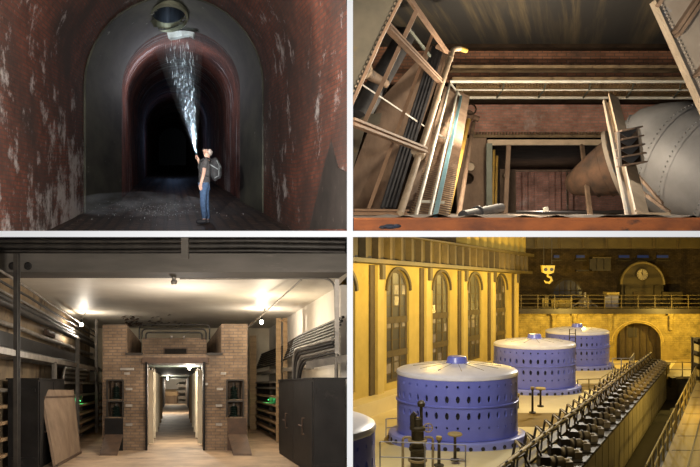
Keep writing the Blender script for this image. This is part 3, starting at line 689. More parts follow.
for X0, X1, Y0, t, lab in ((552, 562, 170, 19.5, 'nearest'), (566, 575, 170, 19.8, 'beside the nearest one'), (499, 513, 205, 25, 'farthest')):
    m = MB(); m.hexa([va(X0, 420, t), va(X1, 420, t), va(X1, Y0, t), va(X0, Y0, t), va(X0, 420, t+.2), va(X1, 420, t+.2), va(X1, Y0, t+.2), va(X0, Y0, t+.2)]); tag(m.build('timber_post', v_wood), f'timber post by the right wall, {lab}', 'post', 'timber posts on the right')
m = MB(); m.bar(va(557, 176, 19.5), va(570, 176, 19.8), .05, .1); tag(m.build('timber_rail', v_wood), 'short timber rail joining the two right posts at the top', 'rail')
m = MB(); m.ibeam(va(674, 92, 12.8), va(674, 240, 12.8), .08, .08, .02); tag(m.build('steel_post', v_metal), 'dark steel post at the right edge under the beam', 'post')
# ================================================================== GENERATOR HALL
h_wall = mat('hall_plaster', (.62,.47,.12), (.50,.37,.085), scale=.5, rough=.85, bump=.08, c3=(.42,.30,.07), thr=.66)
h_pil = mat('pilaster_plaster', (.66,.52,.17), (.55,.42,.12), scale=.6, rough=.85, bump=.08)
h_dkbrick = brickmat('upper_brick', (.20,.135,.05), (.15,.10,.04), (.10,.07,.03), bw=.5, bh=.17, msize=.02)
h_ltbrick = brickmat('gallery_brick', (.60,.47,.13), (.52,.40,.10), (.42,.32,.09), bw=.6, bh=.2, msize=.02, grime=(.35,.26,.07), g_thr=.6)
h_gird = mat('girder_paint_shaded', (.12,.09,.03), (.08,.06,.02), scale=.6, rough=.6)  # darkened ochre; the weak light of the upper hall is in the colour
h_dark = mat('dark_iron', (.045,.035,.018), (.025,.02,.012), scale=2, rough=.5)
h_iron = mat('oily_iron', (.05,.038,.02), (.025,.019,.011), scale=5, rough=.45, metal=.3)
h_motor = mat('motor_paint', (.30,.23,.12), (.17,.125,.06), scale=3, rough=.5)
h_floor = mat('hall_floor', (.80,.68,.36), (.70,.58,.29), scale=.35, rough=.5, bump=.04, c3=(.58,.46,.2), thr=.64)
h_deck = mat('deck_floor', (.40,.30,.10), (.33,.245,.075), scale=.5, rough=.55, bump=.05)
h_mat = mat('brown_mat', (.30,.21,.07), (.24,.165,.05), scale=1, rough=.9)
h_panel = mat('panel_grey', (.52,.48,.38), (.40,.36,.27), scale=.8, stretch=(1,1,.3), rough=.6)
h_blue = mat('generator_blue', (.17,.20,.68), (.145,.17,.60), scale=.8, rough=.28, bump=.015)
h_top = mat('generator_top', (.80,.79,.86), (.68,.67,.76), scale=1.3, rough=.35, bump=.03)
h_base = mat('generator_base_blue', (.26,.29,.72), (.22,.25,.64), scale=1.5, rough=.35, bump=.02)
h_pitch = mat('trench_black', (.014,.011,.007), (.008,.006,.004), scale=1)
h_hole = mat('generator_inside', (.02,.02,.03), (.012,.012,.02), scale=2, bump=0)
h_rail = mat('rail_paint', (.34,.34,.38), (.24,.24,.28), scale=4, rough=.45)
h_yrail = mat('rail_ochre', (.34,.26,.085), (.26,.19,.06), scale=4, rough=.5)
h_glass = NT('hall_glass'); h_glass = h_glass.fin((.045,.04,.03), .45)
h_frame = mat('window_frame', (.12,.085,.03), (.085,.06,.02), scale=2)
h_cloud = mat('glass_frost', (.34,.30,.25), (.18,.155,.12), scale=1.3, rough=.25)
h_clock = mat('clock_face', (.70,.60,.32), (.62,.52,.26), scale=3, bump=0)
h_hook = mat('hook_yellow', (.60,.47,.10), (.48,.37,.07), scale=2)
FH = -7.65; FD = -7.45
def hb(u0, u1, w0, w1, t0, t1):
    return [HAL(u0,w0,t0), HAL(u1,w0,t0), HAL(u1,w1,t0), HAL(u0,w1,t0), HAL(u0,w0,t1), HAL(u1,w0,t1), HAL(u1,w1,t1), HAL(u0,w1,t1)]
def ceil_w(t): return .0779*t - .03 - 0.0056*t*0
WU = -22.9
# floors: machine floor, trench floor, right deck
def slab(u0, u1, w0, t0, t1, name, mt, lab, th=.3):
    m = MB(); n = max(2, int((t1-t0)/4)); 
    for k in range(n):
        a = t0 + (t1-t0)*k/n; b = t0 + (t1-t0)*(k+1)/n
        ua = max(u0, -.55*a+.04); ub = max(u0, -.55*b+.04)
        m.hexa([HAL(ua,w0-th,a), HAL(u1,w0-th,a), HAL(u1,w0,a), HAL(ua,w0,a), HAL(ub,w0-th,b), HAL(u1,w0-th,b), HAL(u1,w0,b), HAL(ub,w0,b)])
    return struct(m.build(name, mt, merge=True), lab)
slab(-24, -5.9, FH, 16, 74, 'floor_hall', h_floor, 'pale machine hall floor')
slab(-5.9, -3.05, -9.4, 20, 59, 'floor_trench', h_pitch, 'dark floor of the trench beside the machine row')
slab(-5.95, -3.0, FD, 59, 74, 'floor_end', h_deck, 'ochre floor beyond the far end of the trench')
slab(-3.05, 6, FD, 20, 74, 'floor_deck', h_deck, 'ochre deck floor right of the trench')
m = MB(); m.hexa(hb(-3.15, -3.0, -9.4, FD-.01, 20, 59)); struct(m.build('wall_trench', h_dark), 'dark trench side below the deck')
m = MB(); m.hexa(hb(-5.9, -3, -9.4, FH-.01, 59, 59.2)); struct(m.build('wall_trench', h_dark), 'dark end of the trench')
for k in range(3):
    u = -2.0 + .75*k
    m = MB(); m.hexa(hb(u, u+.09, FD, FD+.012, 24, 60 - 5*k)); tag(m.build('floor_track', h_dark), f'dark track groove in the right deck floor, {("nearest the railing", "middle one", "farthest from the railing")[k]}', 'track')
for k in range(10):
    t = 29 + 3.1*k; m = MB(); m.hexa(hb(-2.9, -.6, FD, FD+.01, t, t+.08)); struct(m.build('trim_joint', h_dark), 'dark joint across the deck plates')
m = MB(); m.hexa(hb(-14.2, -8.9, FH, FH+.015, 38.6, 42.8)); tag(m.build('floor_mat', h_mat), 'brown floor panel between first and second generators', 'floor panel')
m = MB(); m.hexa(hb(-12.2, -8.2, FH, FH+.015, 52.5, 56)); tag(m.build('floor_mat', h_mat), 'brown floor panel in front of third generator', 'floor panel')
# ---- left wall: bays with arched windows between pilasters
def arched(t0, t1, w0, wtop, n=16):
    r = (t1-t0)/2; c = (t0+t1)/2; sp = wtop - r*.9
    return [(t0, w0), (t1, w0)] + [(c + r*math.cos(PI*k/n), sp + r*.9*math.sin(PI*k/n)) for k in range(n+1)]
WT = 1.25; WB = -6.3
bays = [39 + 7*k for k in range(5)]
m = MB(); m.openmesh = True
edges = []
def wrect(t0, t1, w0, w1, w0b=None, w1b=None):
    m.quad(HAL(WU, w0, t0), HAL(WU, w0 if w0b is None else w0b, t1), HAL(WU, w1 if w1b is None else w1b, t1), HAL(WU, w1, t0))
prev = 37.0
for b in bays:
    wrect(prev, b, FH-.3, 2.0); wrect(b, b+3.2, FH-.3, WB)
    n = 16; r = 1.6; sp = WT - r*.9
    for k in range(n):   # spandrel above the arch
        a0 = b + 1.6 - r*math.cos(PI*k/n); a1 = b + 1.6 - r*math.cos(PI*(k+1)/n)
        wrect(a0, a1, sp + r*.9*math.sin(PI*k/n), 2.0, sp + r*.9*math.sin(PI*(k+1)/n), 2.0)
    prev = b + 3.2
wrect(prev, 74.2, FH-.3, 2.0)
struct(m.build('wall_left', h_wall), 'yellow plaster wall of the hall with arched windows')
for i, b in enumerate(bays):
    # reveal + frame + bars + panes, recessed .5 m
    oc = arched(b, b+3.2, WB, WT)
    wf = MB(); wf.openmesh = True; n = len(oc)
    wf.add([HAL(WU, w, t) for t, w in oc] + [HAL(WU-.25, w, t) for t, w in oc], [(k, (k+1) % n, n+(k+1) % n, n+k) for k in range(n)])
    ow = wf.build(f'window_{i+1}', h_wall); struct(ow, f'arched hall window in the left wall, bay {("at the frame edge", "nearest fully seen", "second", "third", "farthest")[i]}')
    fr = MB(); ic = arched(b+.22, b+2.98, WB+.2, WT-.22)
    A = [HAL(WU-.15, w, t) for t, w in oc]; Bq = [HAL(WU-.15, w, t) for t, w in ic]; A2 = [p - V((.12,0,0)) for p in A]; B2 = [p - V((.12,0,0)) for p in Bq]
    fr.add(A + Bq + A2 + B2, [(k, (k+1)%n, n+(k+1)%n, n+k) for k in range(n)] + [(n+k, n+(k+1)%n, 3*n+(k+1)%n, 3*n+k) for k in range(n)])
    for tt in (b+1.05, b+2.15): fr.hexa(hb(WU-.23, WU-.13, WB+.1, WT-.3, tt-.07, tt+.07))
    for ww in (-4.4, -2.15): fr.hexa(hb(WU-.23, WU-.07, ww-.22, ww+.22, b+.1, b+3.1))
    for k in range(9):
        ww = WB + .55 + k*.75
        fr.hexa(hb(WU-.21, WU-.16, ww-.03, ww+.03, b+.15, b+3.05))
    fo = fr.build('window_frame', h_frame, ow)
    pn = MB(); pn.openmesh = True; pc = arched(b+.1, b+3.1, WB+.1, WT-.1); pn.add([HAL(WU-.19, w, t) for t, w in pc], [tuple(range(len(pc)))]); pn.build('window_glass', h_glass, ow)
    ps = MB(); rw = random.Random(20+i)   # frosted lights, each pane of its own brightness
    for c in range(3):
        for k in range(9):
            if rw.random() < .3:
                t0 = b + .32 + c*1.1; ww = WB + .62 + k*.75
                if ww + .6 < WT - .55: ps.hexa(hb(WU-.185, WU-.175, ww, ww+.62, t0, t0+.62))
    ps.build('frosted_glass', h_cloud, ow)
    # arch surround moulding
    ar = MB(); oc2 = arched(b-.18, b+3.38, WB, WT+.2); k0 = 1
    P = [HAL(WU+.12, w, t) for t, w in oc2[2:]]; Q = [HAL(WU+.12, w, t) for t, w in oc[2:]]; P2 = [p - V((.14,0,0)) for p in P]; Q2 = [p - V((.14,0,0)) for p in Q]; mm_ = len(P)
    ar.add(P + Q + P2 + Q2, [f for k in range(mm_-1) for f in ((k, k+1, mm_+k+1, mm_+k), (k, 2*mm_+k, 2*mm_+k+1, k+1), (mm_+k, mm_+k+1, 3*mm_+k+1, 3*mm_+k))])
    struct(ar.build('trim_arch', h_frame if i in (1, 2) else h_gird), 'moulding over an arched hall window')
# plinth along the wall, piers and brackets
m = MB(); m.hexa(hb(WU, WU+1.3, FH-.3, -6.75, 36, 74)); struct(m.build('trim_plinth', h_floor), 'pale plinth bench along the left wall')
for k in range(6):
    t = 37.6 + 7*k
    m = MB(); m.hexa(hb(WU, WU+.3, FH, 1.45, t-.3, t+.5)); struct(m.build('wall_pier', h_pil), 'yellow pier between hall windows')
    m = MB(); m.hexa(hb(WU, WU+.12, FH, 1.45, t-.85, t-.3)); struct(m.build('wall_pier', h_frame), 'dark strip beside a hall pier')
    m = MB(); m.hexa(hb(WU+.3, WU+.5, .55, 1.5, t-.1, t+.3)); struct(m.build('trim_bracket', h_gird), 'small bracket at the head of a hall pier')
# crane girder above windows: ribbed panels, rail, dark upper wall
m = MB(); m.hexa(hb(WU-.3, WU+1.5, 1.5, 1.75, 36, 74)); m.hexa(hb(WU-.2, WU+.9, 1.75, 3.35, 36, 74)); struct(m.build('beam_girder', h_gird), 'long ochre girder above the hall windows')
m = MB()
for k in range(26):
    t = 36.6 + 1.45*k
    if .0779*t > 1.9: m.hexa([HAL(WU+u, min(w, .0779*tt - .06), tt) for tt in (t, t+.28) for u, w in ((.85, 1.75), (1.3, 1.75), (1.3, 3.35), (.85, 3.35))])
struct(m.build('trim_girder_ribs', h_frame), 'dark upright ribs on the hall girder')
m = MB(); m.openmesh = True
for k in range(19):
    a = 36 + 2*k; b = a+2
    if .0779*a-.05 > 3.35: m.quad(HAL(WU+.2, 3.3, a), HAL(WU+.2, 3.3, b), HAL(WU+.2, .0779*b-.04, b), HAL(WU+.2, .0779*a-.04, a))
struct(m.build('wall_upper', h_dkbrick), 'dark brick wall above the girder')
m = MB(); m.hexa([HAL(WU+u, w, t) for t in (43.6, 74) for u, w in ((.9, 3.3), (1.7, 3.3), (1.7, 3.36 if t < 50 else 3.6), (.9, 3.36 if t < 50 else 3.6))]); struct(m.build('trim_crane_rail', h_gird), 'crane rail ledge along the top of the girder')
for k in range(9):
    t = 57 + 1.9*k; 
    m = MB(); m.hexa(hb(WU+.2, WU+1.1, 3.6, .0779*t - .06, t, t+.7)); struct(m.build('trim_panel', h_wall), 'ochre upright panel above the crane rail')
# ---- end wall and gallery
TE = 74.
def he(X, Y, t): return at(350 + X/2., 233 + Y/2., t)
m = MB(); m.openmesh = True
GW = -2.35
ca, cb, ct = -12.75, -7.85, -3.7
sp = ct - 2.0
def er(u0, u1, w0, w1, w0b=None): m.quad(HAL(u0, w0, TE), HAL(u1, w0 if w0b is None else w0b, TE), HAL(u1, w1, TE), HAL(u0, w1, TE))
er(WU-.2, ca, FH-.3, GW); er(cb, 6, FH-.3, GW)
for k in range(20):
    q0 = PI - PI*k/20; q1 = PI - PI*(k+1)/20; c = (ca+cb)/2; r = (cb-ca)/2
    er(c + r*math.cos(q0), c + r*math.cos(q1), sp + 2*math.sin(q0), GW, sp + 2*math.sin(q1))
struct(m.build('wall_end', h_ltbrick), 'yellow brick end wall under the gallery')
dm = MB(); c = (ca+cb)/2; r = (cb-ca)/2
pts = [(c + r*math.cos(PI - PI*k/20), sp + 2*math.sin(PI*k/20)) for k in range(21)]
oc = [(ca, FH-.2)] + pts + [(cb, FH-.2)]
dm.openmesh = True; n = len(oc)
dm.add([HAL(u, w, TE) for u, w in oc] + [HAL(u, w, TE+1.5) for u, w in oc], [(k, k+1, n+k+1, n+k) for k in range(n-1)])
od = dm.build('door_1', h_wall); struct(od, 'arched doorway in the hall end wall')
lf = MB(); lf.openmesh = True; lf.add([HAL(u, w, TE+1.4) for u, w in oc], [tuple(range(n))]); lf.build('door_leaf', h_frame, od)
for k in range(6):
    a = ca + .35 + k*.75
    b2 = MB(); top = sp + 2*math.sqrt(max(0, 1-((a+.04-c)/r)**2)); b2.hexa(hb(a, a+.09, FH, top, TE+1.2, TE+1.35)); b2.build('door_stile', h_gird, od)
b2 = MB(); b2.hexa(hb(ca+1.2, ca+2.2, -5.3, -4.3, TE+1.25, TE+1.36)); b2.build('door_window', h_glass, od)
# moulding around arch
m = MB(); Pq = [HAL(c + (r+.25)*math.cos(PI - PI*k/20), sp + 2.25*math.sin(PI*k/20), TE-.05) for k in range(21)]; m.tube(Pq, .07, 6); struct(m.build('trim_door_arch', h_wall, smooth=50), 'dark moulding round the doorway arch')
for a in (-19.2, -17.0, -13.3, -6.9):
    m = MB(); m.hexa(hb(a, a+.35, -4.4, GW, TE-.4, TE)); m.hexa(hb(a-.1, a+.45, -2.9, GW, TE-.6, TE)); struct(m.build('trim_corbel', h_ltbrick), 'corbel under the gallery')
m = MB(); m.hexa(hb(WU-.2, 7, GW-.35, GW+.2, TE-.9, 86)); struct(m.build('floor_gallery', h_dark), 'dark gallery slab across the end of the hall')
TU = 84.
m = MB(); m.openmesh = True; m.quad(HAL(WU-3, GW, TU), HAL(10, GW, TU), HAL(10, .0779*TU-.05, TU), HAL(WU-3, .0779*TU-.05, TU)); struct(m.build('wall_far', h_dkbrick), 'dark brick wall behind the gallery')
m = MB(); m.hexa(hb(WU-1, 9, 4.35, .0779*78-.1, 77, 77.5)); struct(m.build('beam_crane', h_gird), 'dim crane beam across the end of the hall')
for k in range(9):
    m = MB(); a = -22 + 2.6*k; m.hexa(hb(a, a+.2, 4.4, .0779*77-.1, 76.8, 77)); struct(m.build('trim_beam_rib', h_frame), 'rib on the far crane beam')
gr = thing('gallery_railing', 'ochre railing along the front of the gallery', 'railing', HAL(-8, GW+.2, TE-.7))
for w in (.15, .55, 1.0, 1.4):
    m = MB(); m.tube([HAL(WU+.3, GW+.2+w, TE-.7), HAL(6, GW+.2+w, TE-.7)], .04, 6); m.build('rail', h_gird, gr, smooth=60)
for k in range(17):
    m = MB(); a = WU+.5 + 1.75*k; m.bar(HAL(a, GW+.2, TE-.7), HAL(a, GW+1.65, TE-.7), .09); m.build('post', h_gird, gr)
# upper furniture of the gallery
wn = MB(); c0 = he(435, 130, TU-.1); wn.prism([c0 + V((2.05*math.cos(PI*k/18), 0, 2.4*math.sin(PI*k/18))) for k in range(19)], (0,.15,0)); ow = wn.build('window_6', h_frame); struct(ow, 'arched dark window on the gallery')
pn = MB(); pn.prism([c0 + V((1.75*math.cos(PI*k/18), -.06, .1+2.05*math.sin(PI*k/18))) for k in range(19)], (0,.05,0)); pn.build('window_glass', mat('dim_glass', (.16,.15,.16), (.10,.095,.1), scale=.8, rough=.2), ow)
fm = MB()
for a in (-1.0, -.35, .35, 1.0): fm.bar(c0 + V((a,-.1,0)), c0 + V((a,-.1,2.0)), .1, .08)
fm.bar(c0 + V((-1.7,-.1,.9)), c0 + V((1.7,-.1,.9)), .08, .08); fm.build('window_bars', h_frame, ow)
pd = MB(); p0 = he(585, 103, 80); s2 = 80/1400.
pd.prism([p0 + V((-42*s2, 0, -53*s2)), p0 + V((42*s2, 0, -53*s2))] + [p0 + V((42*s2*math.cos(PI*k/20), 0, 43*s2*math.sin(PI*k/20))) for k in range(21)], (0, 1.2, 0))
struct(pd.build('wall_pediment', h_gird), 'round-headed clock gable on the gallery')
pt = MB(); pt.tube([p0 + V((43*s2*math.cos(PI*k/20), -.05, 44*s2*math.sin(PI*k/20))) for k in range(21)], .14, 6); struct(pt.build('trim_gable', h_yrail, smooth=50), 'moulded rim of the clock gable')
for X0, X1, Y0 in ((548, 562, 105), (607, 622, 105), (622, 665, 118)):
    m = MB(); m.span(he(X0, 158, 79.9), he(X1, Y0, 79.6)); struct(m.build('trim_pilaster', h_gird), 'pilaster of the clock gable')
m = MB(); m.span(he(566, 158, 79.95), he(590, 118, 79.8)); struct(m.build('door_2', h_frame), 'dim doorway under the clock')
ck = thing('wall_clock', 'round pale clock on the gable above the gallery', 'clock', he(584, 95, 79.8))
cc = he(584, 83, 79.85); Mx = Matrix.Rotation(PI/2, 3, 'X')
m = MB(); m.lathe([(0,0), (.72,0), (.72,.12), (.62,.14), (.62,.1), (0,.1)], cc, 28, Mx); m.build('case', h_frame, ck, smooth=30)
m = MB(); m.lathe([(0,.10), (.62,.10), (.62,.12), (0,.12)], cc, 28, Mx); m.build('face', h_clock, ck, smooth=30)
m = MB()
for k in range(12):
    q = PI*k/6; d = V((math.sin(q), 0, math.cos(q))); m.bar(cc + d*.5 + V((0,-.135,0)), cc + d*.59 + V((0,-.135,0)), .05, .02)
m.build('hour_marks', h_dark, ck)
for q, ln in ((math.radians(-30), .32), (math.radians(-5), .5)):
    m = MB(); d = V((math.sin(q), 0, math.cos(q))); m.bar(cc - d*.08 + V((0,-.15,0)), cc + d*ln + V((0,-.15,0)), .06, .02); m.build('hand', h_dark, ck)
hk = thing('crane_hook', 'yellow crane hook block hanging high before the gallery', 'crane hook', he(397, 96, 66))
m = MB(); s3 = 66/1400.; hc = he(397, 73, 66)
m.prism([hc + V((x*s3, 0, z*s3)) for x, z in ((-13, 8), (13, 8), (11, -6), (4, -9), (-4, -9), (-11, -6))], (0, .5, 0)); m.build('block', h_hook, hk)
for x in (-6, 6):
    m = MB(); m.lathe([(0,-.03), (.16,-.03), (.16,.03), (0,.03)], hc + V((x*s3,-.03,0)), 14, Mx); m.build('sheave', h_dark, hk)
m = MB(); m.tube([hc + V((x*s3, .25, z*s3)) for x, z in ((0,-9), (0,-14), (6,-16), (8,-22), (3,-27), (-4,-26), (-7,-22))], [.09,.11,.13,.13,.12,.1,.05], 8); m.build('hook', h_hook, hk, smooth=60)
m = MB()
for x in (-8, 8): m.tube([hc + V((x*s3, .25, 8*s3)), hc + V((x*s3, .25, 8*s3)) + V((0,0, max(.2, -hc.z - 8*s3 - .35)))], .03, 6)
m.build('cable', h_dark, hk)
lit = NT('blue_light'); lit.b.inputs['Emission Color'].default_value = (.16,.25,.7,1); lit.b.inputs['Emission Strength'].default_value = .06; lit.fin((.05,.07,.15), .3)
for k, (X, wd) in enumerate(((413, 14), (461, 20), (548, 24), (586, 26), (625, 26))):
    m = MB(); m.span(he(X-wd/2, 51, TU-.05), he(X+wd/2, 43, TU-.3)); o = m.build(f'window_{7+k}', h_frame); struct(o, f'small bluish clerestory window high on the far wall, number {("one", "two", "three", "four", "five")[k]} from the left')
    g = MB(); g.span(he(X-wd/2+1.5, 49.5, TU-.3), he(X+wd/2-1.5, 44.5, TU-.34)); g.build('window_glass', lit.m, o)
    g = MB(); g.span(he(X-wd/2-3, 56, TU-.05), he(X+wd/2+3, 53.5, TU-.5)); g.build('window_sill', h_gird, o)
cbm = mat('pale_blue_paint', (.30,.30,.38), (.22,.22,.30), scale=2)
cx = thing('control_cabinet', 'pale blue control cabinet standing on the gallery', 'cabinet', he(522, 157, 77))
m = MB(); m.span(he(508, 157, 77.6), he(537, 122, 76.6)); m.build('body', cbm, cx)
m = MB(); m.span(he(506, 122, 77.7), he(539, 119, 76.5)); m.build('top_cap', h_pil, cx)
for X in (509.5, 523): m = MB(); m.span(he(X, 154, 76.6), he(X+12, 127, 76.5)); m.build('door_panel', cbm, cx)
for k, (X0, X1, Y0, mt, lab, nm) in enumerate(((384, 397, 128, h_pil, 'narrow yellow cabinet on the gallery beside the arched window', 'switch_cabinet'), (402, 445, 132, h_wall, 'long low yellowish bench on the gallery under the arched window', 'workbench'),
        (478, 498, 50, h_dark, 'dark hoist box high above the gallery, left of the clock', 'hoist_box'), (638, 662, 130, h_gird, 'brown cupboard on the gallery right of the clock', 'cupboard'))):
    yb = 157 if Y0 > 100 else 75
    th = thing(nm, lab, nm.split('_')[-1], he((X0+X1)/2, yb, 78))
    if nm == 'hoist_box': X1 = 522
    m = MB(); m.span(he(X0, yb, 79), he(X1, Y0, 78)); m.build('body', mt, th)
    m = MB(); m.span(he(X0-1, Y0, 79.1), he(X1+1, Y0-2, 77.9)); m.build('top', h_gird, th)
    for q in range(3):
        m = MB(); a = X0 + (X1-X0)*q/3; m.span(he(a+.5, yb-2, 78), he(a+(X1-X0)/3-.5, Y0+2, 77.9)); m.build('front_panel', mt, th)
mc = thing('gallery_machine', 'pale round-topped machine on the gallery left of the blue cabinet', 'machine', he(470, 157, 77))
pp = he(470, 157, 77); m = MB(); m.lathe([(0,0), (1.0,0), (1.0,.3), (.7,.5), (.7,1.2), (.4,1.5), (.15,1.6), (.15,2.1), (0,2.1)], pp, 18); m.build('body', h_cloud, mc, smooth=40)
m = MB(); m.tube([pp + V((-1.6,0,.5)), pp + V((-.6,0,1.0)), pp + V((.6,0,1.0)), pp + V((1.5,0,.4))], .12, 8); m.build('pipe', h_cloud, mc, smooth=60)
m = MB(); m.span(he(450, 76, 78), he(478, 74, 77.5)); tag(m.build('jib_beam', h_dark), 'dark jib left of the hoist box above the gallery', 'jib')
# ---- generators
def make_generator(label, loc):
    g = thing('generator', label, 'generator', loc, 'blue round generators')
    o = V(loc)
    R = 3.0; DY = .66      # the drums are oblong, shorter along the view than across
    m = MB(); ncol = 36
    rows = [(.50, .93), (.93, 1.33, .06, .07), (1.33, 2.06, .10, .18), (2.06, 2.18), (2.18, 2.78, .10, .18), (2.78, 3.38, .06, .07)]
    def cyl(a, z, rr=R): return o + V((rr*math.cos(a), rr*math.sin(a)*DY, z))
    for ri, rw_ in enumerate(rows):
        for c in range(ncol):
            a0 = 2*PI*c/ncol; a1 = 2*PI*(c+1)/ncol; am = (a0+a1)/2
            if len(rw_) == 2:
                m.quad(cyl(a0, rw_[0]), cyl(a1, rw_[0]), cyl(a1, rw_[1]), cyl(a0, rw_[1])); continue
            zb, zt, hw, hh = rw_; zm = (zb+zt)/2; da = hw/R
            S = [(a1, zm), (a1, zt), (am, zt), (a0, zt), (a0, zm), (a0, zb), (am, zb), (a1, zb)]
            Hh = [(am + da*math.cos(PI*k/4), zm + hh*math.sin(PI*k/4)) for k in range(8)]
            vs = [cyl(*p) for p in S] + [cyl(*p) for p in Hh] + [cyl(p[0], p[1], R-.12) for p in Hh]
            m.add(vs, [(k, (k+1)%8, 8+(k+1)%8, 8+k) for k in range(8)] + [(8+k, 8+(k+1)%8, 16+(k+1)%8, 16+k) for k in range(8)])
    m.openmesh = True
    m.build('shell', h_blue, g, smooth=35, merge=True)
    def rnd_(prof, n=60):
        q = MB(); q.lathe(prof, (0,0,0), n); q.v = [o + V((p.x, p.y*DY, p.z)) for p in q.v]; return q
    rnd_([(0, .3), (R-.2, .4), (R-.2, 3.2), (0, 3.4)], 40).build('core', h_hole, g)['label'] = 'dark inside seen through the openings'
    m = rnd_([(R, 2.06), (R+.06, 2.08), (R+.06, 2.14), (R, 2.16)]); m.openmesh = True; m.build('band', h_blue, g, smooth=50)
    rnd_([(R-.02, 3.34), (R+.03, 3.38), (R+.035, 3.46), (R, 3.55), (R-.12, 3.61), (R-.3, 3.64), (2.2, 3.74), (1.4, 3.83), (.6, 3.90), (0, 3.91)]).build('cover', h_top, g, smooth=35)['label'] = 'pale domed cover'
    m = MB()
    for k in range(12):
        q = 2*PI*k/12; d = V((math.cos(q), math.sin(q)*DY, 0)); m.bar(o + d*.6 + V((0,0,3.905)), o + d*2.2 + V((0,0,3.745)), .03, .02)
    m.build('cover_seams', h_cloud, g)['kind'] = 'stuff'
    rnd_([(.0, 3.84), (.62, 3.86), (.52, 3.94), (.48, 4.16), (.42, 4.22), (0, 4.23)], 28).build('cap', h_blue, g, smooth=35)
    rnd_([(2.9, .46), (3.10, .50), (3.32, .50), (3.40, .46), (3.43, .40), (3.43, -.25), (2.9, -.25)]).build('base_ring', h_base, g, smooth=35)
    for c in range(36):
        q = 2*PI*(c+.5)/36; d = V((math.cos(q), math.sin(q)*DY, 0)); nq = V((math.cos(q)*DY, math.sin(q), 0)).normalized(); Mq = nq.to_track_quat('Z', 'Y').to_matrix()
        if d.y < .2: m = MB(); m.lathe([(0, 0), (.10,0), (.10,.02), (.06,.03), (0,.03)], o + d*3.425 + V((0,0,.24)), 8, Mq); m.build('base_port', h_hole, g)
    rnd_([(3.4, .04), (3.64, .04), (3.64, -.3), (3.4, -.3)]).build('base_flange', h_mat, g)
    return g
def gpos(t, u=-13.9): return HAL(u, FH + .03, t)
make_generator('blue round generator nearest the left windows, fully seen, behind the ochre valve stand', gpos(35))
g0 = [o for o in bpy.data.objects if o.name == 'generator'][0]
for t, u, lab in ((52, -14.9, 'second blue round generator, middle one between the near and far drums'), (67, -15.1, 'farthest blue round generator below the gallery')):
    c = copy_tree(g0); c.location = gpos(t, u); c['label'] = lab
# the first generator of the row stands in a gap of the partition: only its right side is in this room
c = copy_tree(g0); c.location = gpos(21.2); c['label'] = 'blue round generator cut off at the lower left edge'
for ch in list(c.children):
    me = ch.data.copy(); bm = bmesh.new(); bm.from_mesh(me)
    bmesh.ops.bisect_plane(bm, geom=bm.verts[:] + bm.edges[:] + bm.faces[:], plane_co=V((.06,0,0)) - c.location, plane_no=V((1,0,0)), clear_inner=True)
    n = len(bm.faces); bm.to_mesh(me); bm.free(); ch.data = me
    if n == 0: bpy.data.objects.remove(ch)
# ---- valve stand, railings, handwheel posts
vs_ = thing('valve_stand', 'ochre brown valve stand of pipes before the nearest generator', 'valve', HAL(-13.15, FH, 29.0))
vo = HAL(-13.15, FH, 29.0); sv = 29/1400.
m = MB(); m.lathe([(0,0), (.42,0), (.42,.12), (.3,.16), (.3,.9), (.36,.95), (.36,1.05), (.26,1.1), (.26,1.75), (.33,1.8), (.33,1.9), (.2,1.95), (.2,2.25), (.12,2.3), (0,2.3)], vo, 20); m.build('column', h_iron, vs_, smooth=35)
m = MB(); m.tube([vo + V((.15,0,1.8)), vo + V((.15,0,2.75))], .07, 10); m.lathe([(0,2.75), (.15,2.75), (.17,2.9), (.1,2.98), (0,3.0)], vo + V((.15,0,0)), 12); m.build('stem', h_iron, vs_, smooth=40)
m = MB(); m.tube([vo + V((-.2,-.1,1.9)), vo + V((-.22,-.1,2.35)), vo + V((-.1,-.1,2.5))], .12, 10); m.build('relief_pipe', h_iron, vs_, smooth=50)
for s in (-1, 1):
    m = MB(); m.tube(round_path([vo + V((s*.28,-.1,1.5)), vo + V((s*.62,-.1,1.5)), vo + V((s*.62,-.1,0))], .15), .055, 8); m.build('side_pipe', h_motor, vs_, smooth=50)
m = MB(); q = [vo + V((.42,-.15,1.9)) + V((.18*math.cos(2*PI*k/16), 0, .18*math.sin(2*PI*k/16))) for k in range(17)]; m.tube(q, .025, 6); m.bar(q[0], q[8], .03); m.bar(q[4], q[12], .03); m.build('handwheel', h_yrail, vs_, smooth=50)
for z in (.5, 1.3): m = MB(); m.lathe([(.27, z), (.4, z), (.4, z+.08), (.27, z+.08)], vo, 16); m.build('flange', h_motor, vs_, smooth=30)
for k, (X, Yt, Yb, t, disc, lab) in enumerate(((210, 405, 455, 30.5, True, 'handwheel post right of the valve stand before the nearest generator'), (178, 413, 466, 28, False, 'slim capped post between valve stand and handwheel post'), (381, 313, 347, 42.5, True, 'handwheel post beside the second generator'), (365, 312, 360, 41, False, 'slim post in front of second generator'), (336, 325, 356, 44.5, False, 'thick dark post between the first two generators'))):
    b_ = he(X, Yb, t); tp = he(X, Yt, t); h_ = tp.z-b_.z; th = thing('handwheel_post' if disc else 'slim_post', lab, 'post', b_)
    m = MB(); m.lathe([(0,0), (.2,0), (.2,.06), (.07,.1), (.06,h_-.1), (.09,h_-.05), (.09,h_), (0,h_)], b_, 12); m.build('column', h_iron, th, smooth=35)
    m = MB()
    if disc: m.lathe([(0,h_), (.08,h_), (.3,h_+.02), (.33,h_+.06), (.3,h_+.1), (.08,h_+.08), (0,h_+.12)], b_, 18)
    else: m.lathe([(0,h_), (.12,h_), (.12,h_+.12), (0,h_+.15)], b_, 10)
    m.build('handwheel' if disc else 'cap', h_yrail, th, smooth=35)
